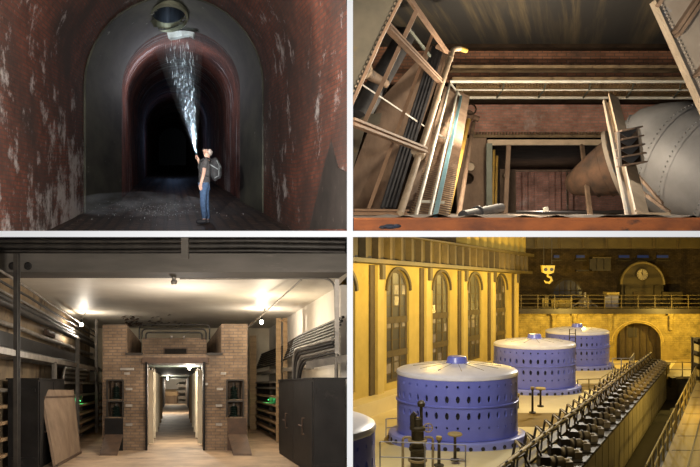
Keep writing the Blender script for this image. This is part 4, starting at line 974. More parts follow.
def railing(pts, h, lab, mt, r=.03, n=1, levels=(1, .5), cat='railing'):
    t = thing('railing', lab, cat, pts[0])
    for f in levels:
        m = MB(); m.tube([p + V((0,0,h*f)) for p in pts], r, 6); m.build('rail', mt, t, smooth=50)
    for a, b in zip(pts, pts[1:]):
        for k in range(n):
            p = a.lerp(b, k/n); m = MB(); m.bar(p, p + V((0,0,h)), r*2.2); m.build('post', mt, t)
    m = MB(); m.bar(pts[-1], pts[-1] + V((0,0,h)), r*2.2); m.build('post', mt, t)
    return t
railing([he(60, 478, 26.5), he(150, 481, 26.5), he(231, 485, 26.5)], 1.15, 'grey two-bar railing in the foreground before the valve stand', h_rail, .022)
railing([he(72, 408, 33), he(108, 402, 36)], .85, 'small grey railing between the wall plinth and the nearest generator', h_rail, .022)
railing([HAL(-3.1, FD, 24.5), HAL(-3.1, FD, 36)], 1.25, 'ochre deck railing beside the trench, nearer stretch', h_yrail, .035, 6)
railing([HAL(-3.1, FD, 37), HAL(-3.1, FD, 58)], 1.25, 'ochre deck railing beside the trench, farther stretch', h_yrail, .035, 8)
railing([HAL(-3.1, FD, 58.5), HAL(-5.7, FD, 58.5)], 1.25, 'short ochre railing across the far end of the trench', h_yrail, .035, 2)
railing([he(455, 320, 52), he(500, 318, 53), he(530, 296, 58)], 1.0, 'ochre railing right of the second generator', h_yrail, .035, 2)
railing([he(525, 284, 63), he(560, 284, 63), he(568, 272, 66)], 1.5, 'pale railing right of the farthest generator', h_rail, .035, 2, (1, .66, .33))
# ladder at the third generator
ld = thing('ladder', 'thin dark ladder standing before the farthest generator', 'ladder', he(444, 262, 60))
for X in (438, 450): m = MB(); m.bar(he(X, 262, 60), he(X+1, 192, 60), .06); m.build('stile', h_dark, ld)
for k in range(8): m = MB(); Y = 257 - 8*k; m.bar(he(438, Y, 60), he(450, Y, 60), .04); m.build('rung', h_dark, ld)
# ---- long row of switch mechanisms on its panelled bench
RT0, RT1 = 20.0, 62.0
rb = thing('panelled_bench', 'long grey panelled bench carrying the row of iron mechanisms', 'bench', HAL(-6.6, FH, 40))
m = MB(); m.hexa(hb(-7.6, -5.85, FH, -6.75, RT0, RT1)); m.build('body', h_panel, rb)
m = MB(); m.hexa(hb(-7.7, -5.7, -6.75, -6.62, RT0, RT1)); m.build('worktop', h_iron, rb)
for k in range(28):
    t = RT0 + 1.5*k; m = MB(); m.hexa(hb(-5.86, -5.78, -9.35, -6.75, t+.05, t+1.42)); m.build('panel', h_panel, rb)
m = MB(); m.hexa(hb(-5.92, -5.85, -9.35, -6.7, RT0, RT1)); m.build('backing', h_dark, rb)
sh_ = thing('control_shaft', 'long iron shaft running along the top of the mechanism row', 'shaft', HAL(-7.45, -5.75, 40))
m = MB(); m.tube([HAL(-7.45, -5.72, RT0), HAL(-7.45, -5.72, RT1)], .07, 8); m.build('shaft', h_motor, sh_, smooth=60)
m = MB(); m.tube([HAL(-7.9, -6.0, RT0), HAL(-7.9, -6.0, RT1)], .05, 8); m.build('guide_rod', h_motor, sh_, smooth=60)
m = MB(); m.hexa(hb(-8.0, -7.3, -6.3, -6.2, RT0, RT1)); m.build('channel', h_iron, sh_)
def mechanism(loc, lab):
    o = V(loc); t = thing('switch_mechanism', lab, 'mechanism', o, 'iron mechanisms in the row')
    def B_(n, mt, a, b, bev=0): m = MB(); m.span(o + V(a), o + V(b)); return m.build(n, mt, t)
    B_('base_plate', h_iron, (-.55,-.5,0), (1.05,.5,.08))
    m = MB(); m.lathe([(0,0), (.10,0), (.16,.04), (.19,.1), (.19,.5), (.16,.56), (.1,.6), (.1,.75), (0,.75)], o + V((.20,0,.30)), 14, Matrix.Rotation(PI/2, 3, 'Y')); m.build('motor', h_motor, t, smooth=35)
    m = MB(); m.lathe([(.19,.2), (.235,.2), (.235,.28), (.19,.28)], o + V((.20,0,.30)), 14, Matrix.Rotation(PI/2, 3, 'Y')); m.build('motor_flange', h_iron, t, smooth=35)
    B_('gearbox', h_iron, (-.15,-.22,.08), (.22,.22,.52))
    B_('terminal_box', h_motor, (.78,-.2,.08), (1.05,.25,.34))
    for s in (-1, 1):
        m = MB(); m.tube([o + V((-.6, s*.2, -.3)), o + V((-.5, s*.2, .85)), o + V((-.25, s*.2, 1.0))], .035, 6); m.build('lever', h_iron, t, smooth=50)
    m = MB(); m.bar(o + V((-.5,-.24,.82)), o + V((-.5,.24,.82)), .07); m.build('cross_pin', h_motor, t)
    m = MB(); m.bar(o + V((-.28,0,.95)), o + V((.0,0,.4)), .06, .06); m.build('link', h_iron, t)
    m = MB(); m.tube([o + V((-.1,.33,.0)), o + V((-.1,.33,.95))], .04, 6); m.build('standard', h_motor, t, smooth=50)
    return t
NM = 27
def mpos(k): return HAL(-7.0, -6.62, RT0 + 1.0 + 1.5*k)
first = mechanism(mpos(0), '')
num = ['first', 'second', 'third', 'fourth', 'fifth', 'sixth', 'seventh', 'eighth', 'ninth', 'tenth', 'eleventh', 'twelfth', 'thirteenth', 'fourteenth', 'fifteenth', 'sixteenth', 'seventeenth', 'eighteenth', 'nineteenth', 'twentieth', 'twenty-first', 'twenty-second', 'twenty-third', 'twenty-fourth', 'twenty-fifth', 'twenty-sixth', 'twenty-seventh']
for k in range(NM):
    c = first if k == 0 else copy_tree(first); c.location = mpos(k)
    c['label'] = f'iron switch mechanism with brown motor on the bench, {num[NM-1-k]} counted from the gallery end'
def frame_rack(loc, lab):
    o = V(loc); t = thing('lever_frame', lab, 'frame', o, 'lever frames beside the row')
    for s in (-1, 1):
        m = MB(); m.bar(o + V((-.35, s*.45, 0)), o + V((-.1, s*.45, 1.3)), .09); m.build('upright', h_iron, t)
        m = MB(); m.bar(o + V((-.1, s*.45, 1.3)), o + V((.75, s*.45, .75)), .08); m.build('arm', h_iron, t)
        m = MB(); m.bar(o + V((.3, s*.45, 0)), o + V((.25, s*.45, .95)), .08); m.build('rear_upright', h_iron, t)
    m = MB(); m.bar(o + V((-.1,-.5,1.27)), o + V((-.1,.5,1.27)), .08); m.build('cross_bar', h_motor, t)
    m = MB(); m.tube([o + V((.3,-.4,.45)), o + V((.3,.4,.45))], .16, 10); m.build('counterweight', h_iron, t, smooth=40)
    m = MB(); m.span(o + V((-.45,-.5,0)), o + V((.5,.5,.08))); m.build('base', h_iron, t)
    return t
NF = 22
def fpos(k): return HAL(-8.75, FH, 28.6 + 1.5*k)
first = frame_rack(fpos(0), '')
for k in range(NF):
    c = first if k == 0 else copy_tree(first); c.location = fpos(k)
    c['label'] = f'iron lever frame left of the mechanism row, {num[NF-1-k]} from the gallery end'
# right edge: stacked trolley and deck clutter
tr = thing('storage_rack', 'dark storage rack with pale boxes at the right edge of the hall', 'rack', he(695, 292, 55))
for Y in (212, 238, 262, 288): m = MB(); m.span(he(683, Y+2, 56), he(716, Y, 55)); m.build('shelf_board', h_dark, tr)
for X in (684, 715): m = MB(); m.bar(he(X, 293, 55.2), he(X, 208, 55.2), .1); m.build('upright', h_dark, tr)
m = MB(); m.span(he(686, 290, 56.2), he(716, 214, 56.1)); m.build('back_panel', h_dark, tr)
for k, (Y, lab) in enumerate(((238, 'upper'), (262, 'middle'), (288, 'lowest'))):
    m = MB(); m.span(he(688, Y-.3, 55.9), he(699, Y-14, 55.2)); tag(m.build('storage_box', h_pil), f'yellowish box on the {lab} shelf of the dark rack at right', 'box')
pz = HAL(-4.9, FH, 61); m = MB(); m.span(he(637, 305, 58.8), he(652, 290, 58.2)); tag(m.build('machine_box', h_iron), 'small dark box by the far end of the mechanism row', 'box')
# ---- hall lamps
Y1 = (1, .66, .14)
for k, (u, w, t, p) in enumerate(((-19.5, 1.2, 35, 900), (-18.5, .9, 42, 1500), (-18.5, .9, 49.5, 1500), (-18.5, .9, 56.5, 1500), (-18.5, .9, 63.5, 1500), (-15, -2.6, 69.5, 2600), (-4.5, -2.6, 69.5, 3200))):
    lamp('sodium_lamp', 'POINT', HAL(u, w, t), p*.5, Y1, .15)
for k, (u, w, t, p) in enumerate(((-11.5, .6, 27, 2600), (-10.5, 1.2, 44, 2600), (-9.5, 1.8, 58, 2200))):
    lamp('mercury_lamp', 'POINT', HAL(u, w, t), p*.70, (1, .93, .80), .2)
lamp('deck_fill', 'POINT', HAL(.5, -3.5, 40), 1500, Y1, .2)  # added fill with no fixture, brightens the bench panels and deck
# ================================================================== PENSTOCK PIT
def tr(X, Y, t): return at(350 + X/2., Y/2., t)
p_ceil = mat('pit_concrete', (.075,.056,.029), (.008,.007,.006), scale=1.0, stretch=(4.5,.16,1), rot=.31, rough=.9, c3=(.012,.011,.01), thr=.47, s3=.3)
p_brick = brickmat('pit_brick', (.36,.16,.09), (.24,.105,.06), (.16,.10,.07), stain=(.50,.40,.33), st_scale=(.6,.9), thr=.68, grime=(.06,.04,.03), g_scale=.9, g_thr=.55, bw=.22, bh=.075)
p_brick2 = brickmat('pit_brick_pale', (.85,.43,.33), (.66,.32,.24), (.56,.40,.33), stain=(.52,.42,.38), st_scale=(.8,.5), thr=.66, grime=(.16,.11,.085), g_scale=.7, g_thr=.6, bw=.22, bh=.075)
p_ledge = mat('ledge_stone', (.34,.24,.135), (.17,.12,.07), scale=3, rough=.85, c3=(.14,.09,.06), thr=.62)
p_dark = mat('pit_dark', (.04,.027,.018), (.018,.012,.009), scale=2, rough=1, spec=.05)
p_plate = mat('brown_plate', (.30,.205,.14), (.16,.105,.07), scale=2.6, rough=.75, stretch=(1,1,.5), c3=(.075,.055,.042), thr=.6, s3=1.6)
p_gus = mat('gusset_plate', (.24,.20,.14), (.13,.115,.085), scale=1.5, rough=.8, c3=(.30,.20,.06), thr=.58, s3=2.2)
p_gird = mat('girder_plate', (.36,.31,.255), (.27,.22,.175), scale=1.6, rough=.7, c3=(.25,.27,.30), thr=.62, s3=2.5)
p_rusty = mat('rust_orange', (.36,.10,.018), (.16,.045,.012), scale=6, rough=.75, c3=(.03,.018,.012), thr=.66, s3=3, stretch=(1,1,2))
p_bar = mat('brown_steel', (.42,.26,.16), (.30,.18,.11), scale=5, rough=.6)
p_cream = mat('cream_pipe', (.60,.47,.33), (.46,.35,.24), scale=5, rough=.55, c3=(.28,.18,.1), thr=.68)
p_white = mat('rail_white', (.78,.76,.68), (.62,.58,.48), scale=6, rough=.5)
p_blue = mat('rail_blue', (.22,.46,.55), (.17,.37,.45), scale=6, rough=.5)
p_grate = mat('grating_tan', (.58,.40,.20), (.42,.28,.14), scale=3, rough=.7)
p_silver = mat('penstock_silver', (.25,.25,.26), (.15,.15,.155), scale=.9, rough=.6, metal=.1, bump=.06, c3=(.24,.20,.16), thr=.66, s3=1.2)
p_rustp = mat('penstock_rust', (.145,.078,.045), (.055,.036,.026), scale=3.0, rough=.8, c3=(.08,.055,.045), thr=.6)
p_black = mat('black_strip', (.075,.075,.08), (.04,.04,.045), scale=4, rough=.6)
p_yel = mat('yellow_pipe', (.60,.38,.08), (.42,.26,.06), scale=4, rough=.5)
p_green = mat('green_grey', (.20,.22,.18), (.13,.14,.11), scale=3, rough=.6)
p_dust = mat('pale_dust', (.42,.36,.31), (.27,.22,.19), scale=2.2, rough=.95, bump=.4)
def pw(name, pts, t, mt, lab, th=.2):
    m = MB(); m.prism([tr(X, Y, t) for X, Y in pts], (0, th, 0)); return struct(m.build(name, mt), lab)
def rect(X0, X1, Y0, Y1): return [(X0, Y1), (X1, Y1), (X1, Y0), (X0, Y0)]
def xl(t): return max(0.03, 0.0045*t)
# ceiling: stained concrete running back to the brick wall
m = MB(); m.openmesh = True
rows = []
for k in range(9):
    t = 12.3 + 3.7*k/8; rows.append([V((xl(t) + .02 + (8.2 - xl(t))*j/8, t, PIT(0, 3.84, t).z)) for j in range(9)])
m.grid(rows); struct(m.build('ceiling_pit', p_ceil), 'dark streaked concrete overhead in the pit')
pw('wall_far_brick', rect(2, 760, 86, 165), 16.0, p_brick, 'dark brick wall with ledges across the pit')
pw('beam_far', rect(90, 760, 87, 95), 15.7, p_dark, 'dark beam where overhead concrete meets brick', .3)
pw('trim_ledge_upper', rect(205, 760, 130, 136), 15.55, p_ledge, 'pale ledge across the dark brick', .45)
pw('trim_ledge_lower', rect(205, 760, 154, 160), 15.6, p_ledge, 'pale ledge above the far walkway', .4)
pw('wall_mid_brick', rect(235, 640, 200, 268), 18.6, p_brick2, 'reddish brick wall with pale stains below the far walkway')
pw('trim_shadow_gap', rect(205, 700, 197, 205), 18.3, p_dark, 'dark strip coloured as the shadow gap under the far walkway', .3)  # dark strip where only shade falls; the shadow is in its colour
m = MB(); m.hexa([tr(245, 275, 18.3), tr(530, 275, 18.3), tr(530, 268, 18.3), tr(245, 268, 18.3), tr(245, 275, 18.9), tr(530, 275, 18.9), tr(530, 268, 18.9), tr(245, 268, 18.9)])
for k in range(48):
    X = 247 + 5.9*k; m.span(tr(X, 270.5, 18.3), tr(X+3.4, 263, 18.15))
struct(m.build('trim_dentil', p_ledge), 'toothed brick course across the pit')
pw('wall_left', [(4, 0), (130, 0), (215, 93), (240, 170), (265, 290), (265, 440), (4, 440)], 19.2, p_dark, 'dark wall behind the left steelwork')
pw('wall_left_plate', [(60, 200), (162, 92), (196, 100), (140, 260), (66, 434), (4, 434), (4, 345)], 12.6, p_plate, 'wide brown plate wall behind the slanted bars')
pw('wall_inner_plate', rect(214, 273, 276, 437), 17.8, p_plate, 'brown steel side plate of the inner opening')
pw('wall_inner_plate', rect(300, 332, 338, 437), 21, p_plate, 'brown plate deeper inside the opening')
# inner chamber
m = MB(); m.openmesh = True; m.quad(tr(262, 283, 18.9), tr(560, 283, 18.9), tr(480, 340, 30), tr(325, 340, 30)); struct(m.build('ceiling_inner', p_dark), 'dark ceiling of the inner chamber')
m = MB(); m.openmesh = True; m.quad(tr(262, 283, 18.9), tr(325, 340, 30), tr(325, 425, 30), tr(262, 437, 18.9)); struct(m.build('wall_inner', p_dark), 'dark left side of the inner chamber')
m = MB(); m.hexa([tr(320, 430, 29), tr(600, 430, 29), tr(600, 338, 29), tr(320, 338, 29), tr(320, 430, 29.3), tr(600, 430, 29.3), tr(600, 338, 29.3), tr(320, 338, 29.3)])
for k in range(9):
    X = 345 + 12*k; m.hexa([tr(X, 424, 28.8), tr(X+5, 424, 28.8), tr(X+4, 344, 28.8), tr(X, 344, 28.8), tr(X, 424, 29), tr(X+5, 424, 29), tr(X+4, 344, 29), tr(X, 344, 29)])
struct(m.build('wall_end', p_brick2), 'far ribbed brick wall of the inner chamber')
m = MB(); m.tube([tr(325, 341, 28.5), tr(470, 341, 28.5)], .06, 6); struct(m.build('beam_inner', p_plate), 'thin beam across the top of the far chamber wall')
m = MB(); m.openmesh = True
rows = []
for k in range(16):
    t = 6 + 1.6*k; f = k/15; n = 20
    zz = t*(.0205 + .0125*f); rows.append([V((max(.03, .0045*t) + (t*.5 - .1)*j/n, t, zz + (.05*rnd.random()))) for j in range(n+1)])
m.grid(rows); struct(m.build('floor_pit', p_dust, smooth=50), 'dusty pale floor of the pit')
# steel frame of the inner opening
m = MB(); m.ibeam(tr(275, 285, 17.2), tr(520, 285, 17.2), .13, .12, .03); tag(m.build('steel_lintel', p_cream), 'pale steel beam framing the top of the inner opening', 'steel beam')
def post(a, b, wd, mt, name, lab, cat='post'):
    m = MB(); m.bar(a, b, wd, wd*.7); return tag(m.build(name, mt), lab, cat)
post(tr(278, 437, 17.0), tr(278, 287, 17.0), .14, p_green, 'steel_post', 'greenish steel post at the left of the inner opening')
post(tr(310, 437, 16.3), tr(317, 291, 16.6), .10, p_plate, 'steel_post', 'brown steel post standing in the left part of the inner opening')
post(tr(481, 437, 13.5), tr(464, 291, 16.2), .085, p_plate, 'steel_post', 'slanted slim post before the rusty pipe')
post(tr(436, 420, 24), tr(434, 342, 24), .06, p_plate, 'steel_post', 'thin distant post in the inner chamber')
for k, (X, Y0) in enumerate(((288, 300), (294, 312))):
    m = MB(); m.tube([tr(X-3, 437, 18), tr(X, Y0, 18.4)], .035, 8); tag(m.build('yellow_pipe', p_yel, smooth=60), 'thin yellow pipe inside the opening, ' + ('next to the green post' if k == 0 else 'second from the green post'), 'pipe')
for k, (a, b, mt, lab) in enumerate((((240, 228, 16.6), (192, 437, 11), p_yel, 'slanted ochre pipe right of the blue rail'), ((247, 245, 16.8), (216, 437, 12.5), p_plate, 'slanted brown pipe next to the brown side plate'), ((232, 222, 16.4), (182, 437, 10.2), p_bar, 'slanted brown pipe nearest the blue rail'))):
    m = MB(); m.tube([tr(*a), tr(*b)], .05, 8); tag(m.build('slanted_pipe', mt, smooth=60), lab, 'pipe')
vl = thing('rusty_valve', 'rusty valve cluster at the head of the slanted pipes', 'valve', tr(240, 250, 16.2))
vc = tr(237, 232, 16.2)
m = MB(); m.ball(vc, (.14,.14,.14), 12, 8); m.tube([vc + V((-.22,0,.1)), vc + V((.24,0,-.08))], .07, 8); m.build('body', p_rustp, vl, smooth=50)
m = MB(); m.tube([vc + V((.02,-.2,.12)) + V((.12*math.cos(q*PI/6), 0, .12*math.sin(q*PI/6))) for q in range(13)], .02, 6); m.build('handwheel', p_dark, vl, smooth=50)
for X, Y, t, mt, nm, lab, r in ((240, 334, 17.79, p_cream, 'round_gauge', 'round pale gauge on the brown side plate', .13), (312, 352, 20.98, p_cream, 'round_gauge', 'small round gauge deeper inside the opening', .11)):
    c = tr(X, Y, t); th = thing(nm, lab, 'gauge', c + V((0,0,-r)))
    m = MB(); m.lathe([(0,0), (r,0), (r,.1), (r*.8,.12), (r*.8,.08), (0,.08)], c, 18, Mx); m.build('case', p_plate, th, smooth=35)
    m = MB(); m.lathe([(0,.08), (r*.78,.08), (r*.78,.1), (0,.1)], c, 18, Mx); m.build('dial', mt, th, smooth=35)
c = tr(236, 357, 17.79); m = MB(); m.lathe([(0,.02), (.10,.02), (.10,.14), (.13,.14), (.13,0), (0,0)], c, 18, Mx); tag(m.build('round_port', p_dark, smooth=35), 'dark round port below the gauge on the brown plate', 'port')
m = MB(); m.tube([tr(226, 431, 9.5), tr(255, 425, 10.2), tr(302, 415, 11.5)], .07, 12); m.lathe([(.07,-.02),(.1,-.02),(.1,.03),(.07,.03)], tr(255, 425, 10.2), 14, (tr(302,415,11.5)-tr(226,431,9.5)).to_track_quat('Z','Y').to_matrix()); tag(m.build('floor_pipe', p_black, smooth=50), 'dark grey pipe lying on the dusty floor at the opening', 'pipe')
c = tr(392, 423, 12); m = MB(); m.lathe([(0,0), (.05,0), (.05,.05), (.03,.08), (0,.08)], c, 12); tag(m.build('floor_stud', p_white, smooth=40), 'small white stud on the dusty floor', 'stud')
# far walkway: grating, rails, posts
wk = thing('walkway', 'overhead walkway with tan grating and white rails across the brick wall', 'walkway', tr(450, 190, 17))
GY = lambda t: 430 - 3.04*1400/t
m = MB()
for k in range(9):
    t = 16.1 + 2.1*k/8; m.bar(tr(212, GY(t), t), tr(700, GY(t), t), .03, .05)
for k in range(84):
    X = 214 + 5.8*k; m.bar(tr(X, GY(16.1)+1, 16.1), tr(X*.88+450*.12, GY(18.2)+1, 18.2), .03, .03)
gq = [tr(212, GY(16.1), 16.1), tr(700, GY(16.1), 16.1), tr(682, GY(18.3), 18.3), tr(228, GY(18.3), 18.3)]; m.hexa([p + V((0,0,.06)) for p in gq] + [p + V((0,0,.09)) for p in gq])
m.build('grating', p_grate, wk)
for Y, t in ((163, 14.8), (180, 15.6), (195, 16.6)):
    m = MB(); m.tube([tr(200 if Y == 163 else 213 if Y == 180 else 225, Y, t), tr(705, Y+ (1 if Y > 180 else 0), t)], .035 if Y != 180 else .022, 8); m.build('rail', p_white, wk, smooth=60)
for X in (301, 384, 474, 560, 655):
    m = MB(); m.bar(tr(X-8, 196, 16.6), tr(X+4, 180, 15.6), .03); m.bar(tr(X+4, 180, 15.6), tr(X+8, 163, 14.8), .03); m.build('post', p_green, wk)
# left walkway climbing towards it
wl = thing('walkway', 'steep walkway at left with tan grating, white rails and one blue rail', 'walkway', tr(150, 430, 9))
A0, A1, B0, B1 = tr(188, 176, 16.2), tr(238, 192, 16.6), tr(116, 437, 9.2), tr(196, 437, 9.6)
m = MB(); m.hexa([A0, A1, B1, B0] + [p + V((0,.05,-.02)) for p in (A0, A1, B1, B0)]); m.build('deck', p_grate, wl)
m = MB(); m.openmesh = False
for k in range(90):
    f = k/89; a = A0.lerp(B0, f); b = A1.lerp(B1, min(1, f + .03)); m.bar(a + V((0,-.12,.01)), b + V((0,-.12,.01)), .022, .03)
m.build('grating', p_plate, wl)
for a, b, r in (((200,165,15.2), (130,437,8.2), .028), ((215,182,15.4), (158,437,8.3), .024)):
    m = MB(); m.tube([tr(*a), tr(*b)], r, 8); m.build('rail', p_white, wl, smooth=60)
m = MB(); m.bar(tr(222,194,15.6), tr(170,434,8.4), .075, .05); m.build('kick_rail', p_blue, wl)['label'] = 'flat pale blue rail'
for a, b in (((172,265,12), (207,289,12.2)), ((136,402,9), (188,405,9.1)), ((200,165,15.2), (222,194,15.6))):
    m = MB(); m.bar(tr(*a), tr(*b), .035); m.build('cross_bar', p_white, wl)
# left steelwork
def bar(a, b, wd, mt, name, lab, cat='steel bar', double=False):
    a = tr(*a); b = tr(*b)
    m = MB(); m.bar(a, b, wd, wd*.8)
    if double:
        m = MB(); sd = (b-a).cross(V((0,1,0))).normalized()*wd*.33; m.bar(a + sd, b + sd, wd*.34, wd); m.bar(a - sd, b - sd, wd*.34, wd); m.bar(a + V((0,wd*.45,0)), b + V((0,wd*.45,0)), wd, wd*.1)
    return tag(m.build(name, mt), lab, cat)
bar((118,-4,8.2), (194,104,11.5), .06, p_bar, 'steel_bar', 'brown bar slanting from the top frame edge to the cream pipe')
bar((74,52,7.6), (180,162,11), .08, p_bar, 'steel_channel', 'brown double channel slanting from the gusset plate to the cream pipe', double=True)
bar((133,22,8.6), (26,250,9.2), .055, p_bar, 'steel_bar', 'pinkish brown bar falling from the top bar to the left edge')
bar((165,68,10.2), (37,418,8.6), .045, p_bar, 'steel_bar', 'long slim brown bar beside the black ribbed strip')
bar((3,243,6.6), (150,300,9.2), .075, p_bar, 'steel_channel', 'brown double channel low at the left edge', double=True)
bar((3,424,7.6), (114,425,8.4), .07, p_bar, 'steel_channel', 'flat brown channel along the bottom left', double=True)
bar((172,92,12), (200,107,12), .06, p_bar, 'steel_bar', 'short brown bar beside the elbow of the cream pipe')
bar((10,160,9.2), (148,252,11), .02, p_white, 'thin_rod', 'thin white rod across the left steelwork', 'rod')
bar((115,55,10.5), (160,112,11.4), .04, p_green, 'thin_rod', 'thin grey rod behind the top bars', 'rod')
rs = thing('ribbed_strip', 'long black ribbed strip slanting beside the cream pipe', 'strip', tr(75, 415, 9.6))
q = [tr(164,92,12.4), tr(188,96,12.4), tr(92,416,9.4), tr(60,416,9.4)]
m = MB(); m.hexa(q + [p + V((0,.06,0)) for p in q]); m.build('strip', p_black, rs)
m = MB()
for f in (.12, .38, .62, .88): m.bar(q[0].lerp(q[1], f) + V((0,-.01,0)), q[3].lerp(q[2], f) + V((0,-.01,0)), .025, .03)
m.build('ribs', p_black, rs)
m = MB(); m.bar(tr(196,108,12.6), tr(118,416,9.7), .11, .05); tag(m.build('brown_strip', p_plate), 'dark brown strip between black ribbed strip and cream pipe', 'strip')
cp = thing('conduit_pipe', 'cream pipe with elbow slanting down the left side of the pit', 'pipe', tr(100, 425, 8.2))
pa, pb_ = tr(206, 98, 12.2), tr(100, 428, 8.2)
m = MB(); m.tube(round_path([pb_, pa, tr(221, 97, 12.4)], .16, 6), .045, 12); m.build('pipe', p_cream, cp, smooth=50)
m = MB(); m.tube([tr(220, 97, 12.38), tr(232, 101, 12.6)], .045, 10); m.build('nozzle', p_yel, cp, smooth=40)['label'] = 'yellow nozzle'
dq = (pb_-pa).to_track_quat('Z', 'Y').to_matrix()
for f, r in ((.72, .08), (.40, .055), (.08, .055)):
    m = MB(); m.lathe([(.05,-.06), (r,-.05), (r,.05), (.05,.06)], pa.lerp(pb_, f), 14, dq); m.build('coupling', p_cream, cp, smooth=40)
c = pa.lerp(pb_, .72); m = MB(); m.tube([c, c + V((-.08,-.12,.02))], .05, 10); m.build('tee_stub', p_cream, cp, smooth=40)
dp = thing('dark_pipe', 'fat dark grey pipe behind the slanted bars at upper left', 'pipe', tr(20, 225, 12))
m = MB(); m.tube([tr(112, 70, 14.5), tr(14, 240, 12)], .20, 16); m.build('pipe', p_black, dp, smooth=50)
m = MB(); m.tube([tr(28, 140, 11), tr(44, 152, 11.3), tr(72, 168, 11.6)], [.09,.09,.07], 12); m.build('branch', p_plate, dp, smooth=50)
dd = (tr(72,168,11.6)-tr(28,140,11)).to_track_quat('Z','Y').to_matrix(); m = MB(); m.lathe([(0,-.03), (.14,-.03), (.14,.03), (0,.03)], tr(28,140,11), 14, dd); m.build('flange', p_cream, dp, smooth=35)
pw('wall_left_flange', [(2, 250), (34, 228), (64, 226), (60, 246), (30, 256), (2, 352)], 10.4, p_gus, 'ochre stained plate at the left edge below the bars', .08)
# corner plates
gp = thing('gusset_plate', 'big ochre stained riveted plate across the upper left corner', 'steel plate', tr(40, 200, 6.6))
pl = [(1,-160), (188,-160), (84,38), (60,80), (22,165), (1,214)]
m = MB(); m.prism([tr(X, Y, 6.6) for X, Y in pl], (0,.06,0)); m.build('plate', p_gus, gp)
m = MB(); m.bar(tr(110,-18,6.58), tr(62,78,6.58), .025, .07); m.bar(tr(62,78,6.58), tr(2,212,6.58), .03, .07); m.build('edge_angle', p_bar, gp)
for k in range(22):
    m = MB(); f = k/21; P = tr(100,-12,6.58).lerp(tr(3,192,6.58), f); m.ball(P, (.016,.012,.016), 8, 6); m.build('rivet', p_cream, gp, smooth=60)
rg = thing('girder', 'pale riveted girder across the upper right corner', 'girder', tr(690, 210, 6.4))
m = MB(); m.prism([tr(X, Y, 6.4) for X, Y in ((606,8), (690,-150), (860,-150), (860,400), (790,400))], (0,.06,0)); m.build('web', p_gird, rg)
m = MB(); m.bar(tr(605,4,6.36), tr(785,400,6.36), .03, .07); m.build('flange', p_cream, rg)
for a, b in (((612,14), (634,-20)), ((648,66), (706,-20)), ((654,72), (712,-12)), ((692,152), (716,120))):
    m = MB(); m.bar(tr(*a, 6.33), tr(*b, 6.33), .03, .12); m.build('stiffener', p_plate, rg)
for k in range(30):
    f = k/29
    m = MB(); m.ball(tr(612,14,6.38).lerp(tr(714,226,6.38), f) + V((.055,0,.02)), (.014,.012,.014), 8, 6); m.build('rivet', p_gird, rg, smooth=60)
# penstock
def penst(cs, n=40):
    m = MB(); P = [tr(X, Y, t) for X, Y, t, r in cs]; rr = [r for *_, r in cs]
    m.tube(P, rr, n, caps=False); m.openmesh = True
    m.v = [V((p.x, p.y, max(p.z, .006*p.y))) for p in m.v]; return m
cs = [(548,331,14.5,.66), (570,324,14.4,.85), (598,317,14.25,1.02), (625,316,14.05,1.09), (650,318,13.8,1.13), (720,345,13.2,1.12), (800,390,12.7,1.12), (880,430,12.4,1.12)]
ps = thing('penstock_pipe', 'huge silver riveted penstock pipe bending towards the lower right', 'pipe', tr(640, 430, 11))
penst(cs).build('shell', p_silver, ps, smooth=50)
def ringpts(c0, c1, f, r, n):
    a = tr(*c0[:3]); b = tr(*c1[:3]); c = a.lerp(b, f); d = (b-a).normalized(); e1 = d.orthogonal().normalized(); e2 = d.cross(e1)
    return [c + e1*r*math.cos(2*PI*k/n) + e2*r*math.sin(2*PI*k/n) for k in range(n)]
for i, (a, b, f) in enumerate(((1, 2, .5), (4, 5, .15), (4, 5, .75), (5, 6, .6))):
    r = cs[a][3] + (cs[b][3]-cs[a][3])*f + .008
    pts = [p for p in ringpts(cs[a], cs[b], f, r, 72) if p.z > .07]
    m = MB(); q = ringpts(cs[a], cs[b], f, r-.002, 48); q2 = [p + (tr(*cs[b][:3])-tr(*cs[a][:3])).normalized()*.09 for p in q]
    m.add([V((p.x,p.y,max(p.z,.02))) for p in q + q2], [(k, (k+1)%48, 48+(k+1)%48, 48+k) for k in range(48)]); m.openmesh = True; m.build('seam_band', p_silver, ps)
    m = MB()
    for p in pts: m.ball(p, .017, 6, 4)
    o = m.build('rivets', p_silver, ps, smooth=60); o['kind'] = 'stuff'
rp = thing('rusty_pipe', 'rusty brown pipe running back from the flange into the chamber', 'pipe', tr(490, 410, 18))
penst([(531,335,14.6,.62), (500,347,14.75,.50), (478,356,14.9,.40), (464,362,15.05,.33), (455,366,15.3,.28)], 32).build('shell', p_rustp, rp, smooth=50)
fd = (tr(548,331,14.5)-tr(500,347,14.75)).to_track_quat('Z','Y').to_matrix(); fc = tr(538,333,14.55)
m = MB(); m.lathe([(.6,-.08), (.80,-.08), (.80,.0), (.74,.02), (.6,.02)], fc, 36, fd); m.build('flange', p_gird, rp, smooth=30)['label'] = 'pale bolted flange ring'
for k in range(20):
    m = MB(); q = 2*PI*k/20; m.ball(fc + fd @ V((.76*math.cos(q), .76*math.sin(q), .0)), .03, 6, 4); m.build('bolt', p_plate, rp)
for X, Y, t, r in ((512,342,14.7,.55), (486,353,14.85,.45)):
    m = MB(); c = tr(X, Y, t); m.lathe([(r-.02,-.02), (r+.012,-.02), (r+.002,.02), (r-.02,.02)], c, 32, fd); m.build('seam_band', p_rustp, rp, smooth=30)
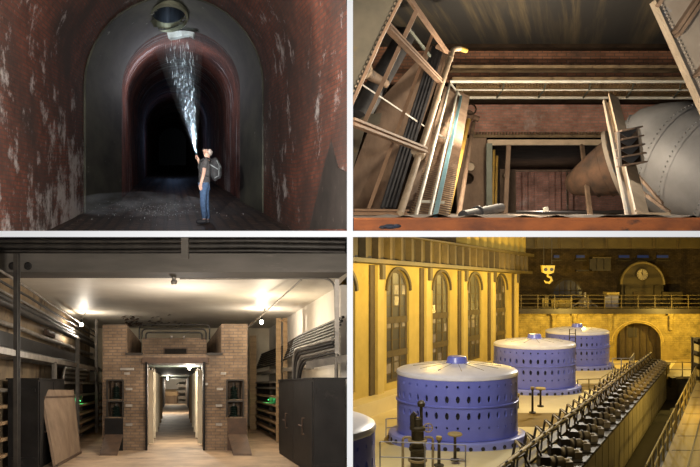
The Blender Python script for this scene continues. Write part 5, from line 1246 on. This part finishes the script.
# slanted column with bracket
sc_ = thing('steel_column', 'slanted cream steel column with gusset bracket before the penstock', 'column', tr(575, 437, 8.6))
m = MB(); m.ibeam(tr(521,200,13), tr(576,438,8.8), .20, .20, .03); m.build('column', p_cream, sc_)
m = MB(); m.bar(tr(509,201,12.9), tr(560,438,8.7), .05, .04); m.build('edge_flange', p_gird, sc_)
m = MB(); bt = 9.9
m.hexa([tr(541,332,bt), tr(586,325,bt), tr(577,256,bt), tr(536,264,bt)] + [tr(541,332,bt+.03), tr(586,325,bt+.03), tr(577,256,bt+.03), tr(536,264,bt+.03)]); m.build('bracket_plate', p_dark, sc_)
for k in range(5):
    f = k/4; a = tr(536,264,bt-.2).lerp(tr(541,332,bt-.2), f); b = tr(577,256,bt-.2).lerp(tr(586,325,bt-.2), f)
    m = MB(); m.bar(a, b, .022, .3); m.build('bracket_shelf', p_plate, sc_)
    if k < 4:
        a2 = tr(536,264,bt-.25).lerp(tr(541,332,bt-.25), f+.2); b2 = tr(577,256,bt-.25).lerp(tr(586,325,bt-.25), f+.2)
        m = MB(); m.prism([a, a2.lerp(b2, .5) + V((0,0,-.02)), b], (0,.02,0)); m.build('gusset', p_black, sc_)
m = MB(); m.bar(tr(577,256,bt-.25), tr(586,325,bt-.25), .035, .03); m.bar(tr(536,264,bt-.25), tr(541,332,bt-.25), .03, .03); m.build('bracket_edge', p_gird, sc_)
m = MB(); m.hexa([tr(577,438,8.2), tr(645,438,8.2), tr(640,425,8.2), tr(574,425,8.2), tr(577,438,8.6), tr(645,438,8.6), tr(640,425,8.6), tr(574,425,8.6)]); tag(m.build('base_block', p_cream), 'pale steel block at the foot of the slanted column', 'block')
for k, (a, b, lab) in enumerate((((575,350,11.5), (625,408,10), 'upper'), ((585,385,11), (640,425,9.6), 'lower'))):
    m = MB(); m.bar(tr(*a), tr(*b), .05, .03); tag(m.build('brace', p_plate), f'thin brace behind the slanted column under the penstock, {lab} one', 'brace')
# rusty parapet beam in front
rb2 = thing('rusty_beam', 'orange rusty beam along the bottom front of the pit', 'steel beam', V((.8, 3.3, .0126)))
m = MB(); m.span((.017, 3.2, .0125), (2.3, 3.45, .068)); m.build('web', p_rusty, rb2)
m = MB(); m.span((.017, 3.16, .062), (2.3, 3.5, .072)); m.build('top_flange', p_rusty, rb2)
m = MB(); c = tr(80, 453, 3.12); m.ball(c, (.035,.02,.011), 12, 8); m.ball(c + V((.03,.0,.002)), (.02,.02,.009), 10, 8); m.ball(c + V((-.03,.0,-.003)), (.02,.02,.008), 10, 8); tag(m.build('crumpled_rag', mat('navy_cloth', (.02,.028,.05), (.01,.012,.02), scale=30), smooth=60), 'dark navy rag at the left end of the rusty beam', 'rag')
lamp('pit_flood', 'POINT', tr(395, 240, 4.2), 340, (1,.88,.70), .05)
lamp('pit_walkway_fill', 'POINT', tr(310, 240, 12.6), 400, (1,.84,.62), .1)  # added fill lighting the grating and brick from below
lamp('pit_left_fill', 'POINT', tr(300, 200, 10.5), 110, (1,.84,.64), .06)  # added fill for the left steelwork, no fixture there
lamp('pit_inner_fill', 'POINT', tr(385, 412, 26), 80, (1,.86,.74), .1)  # added fill to lift the end wall of the chamber
lamp('pit_pipe_fill', 'POINT', tr(520, 150, 9.5), 80, (1,.93,.84), .1)  # added fill in front of the penstock, no fixture there
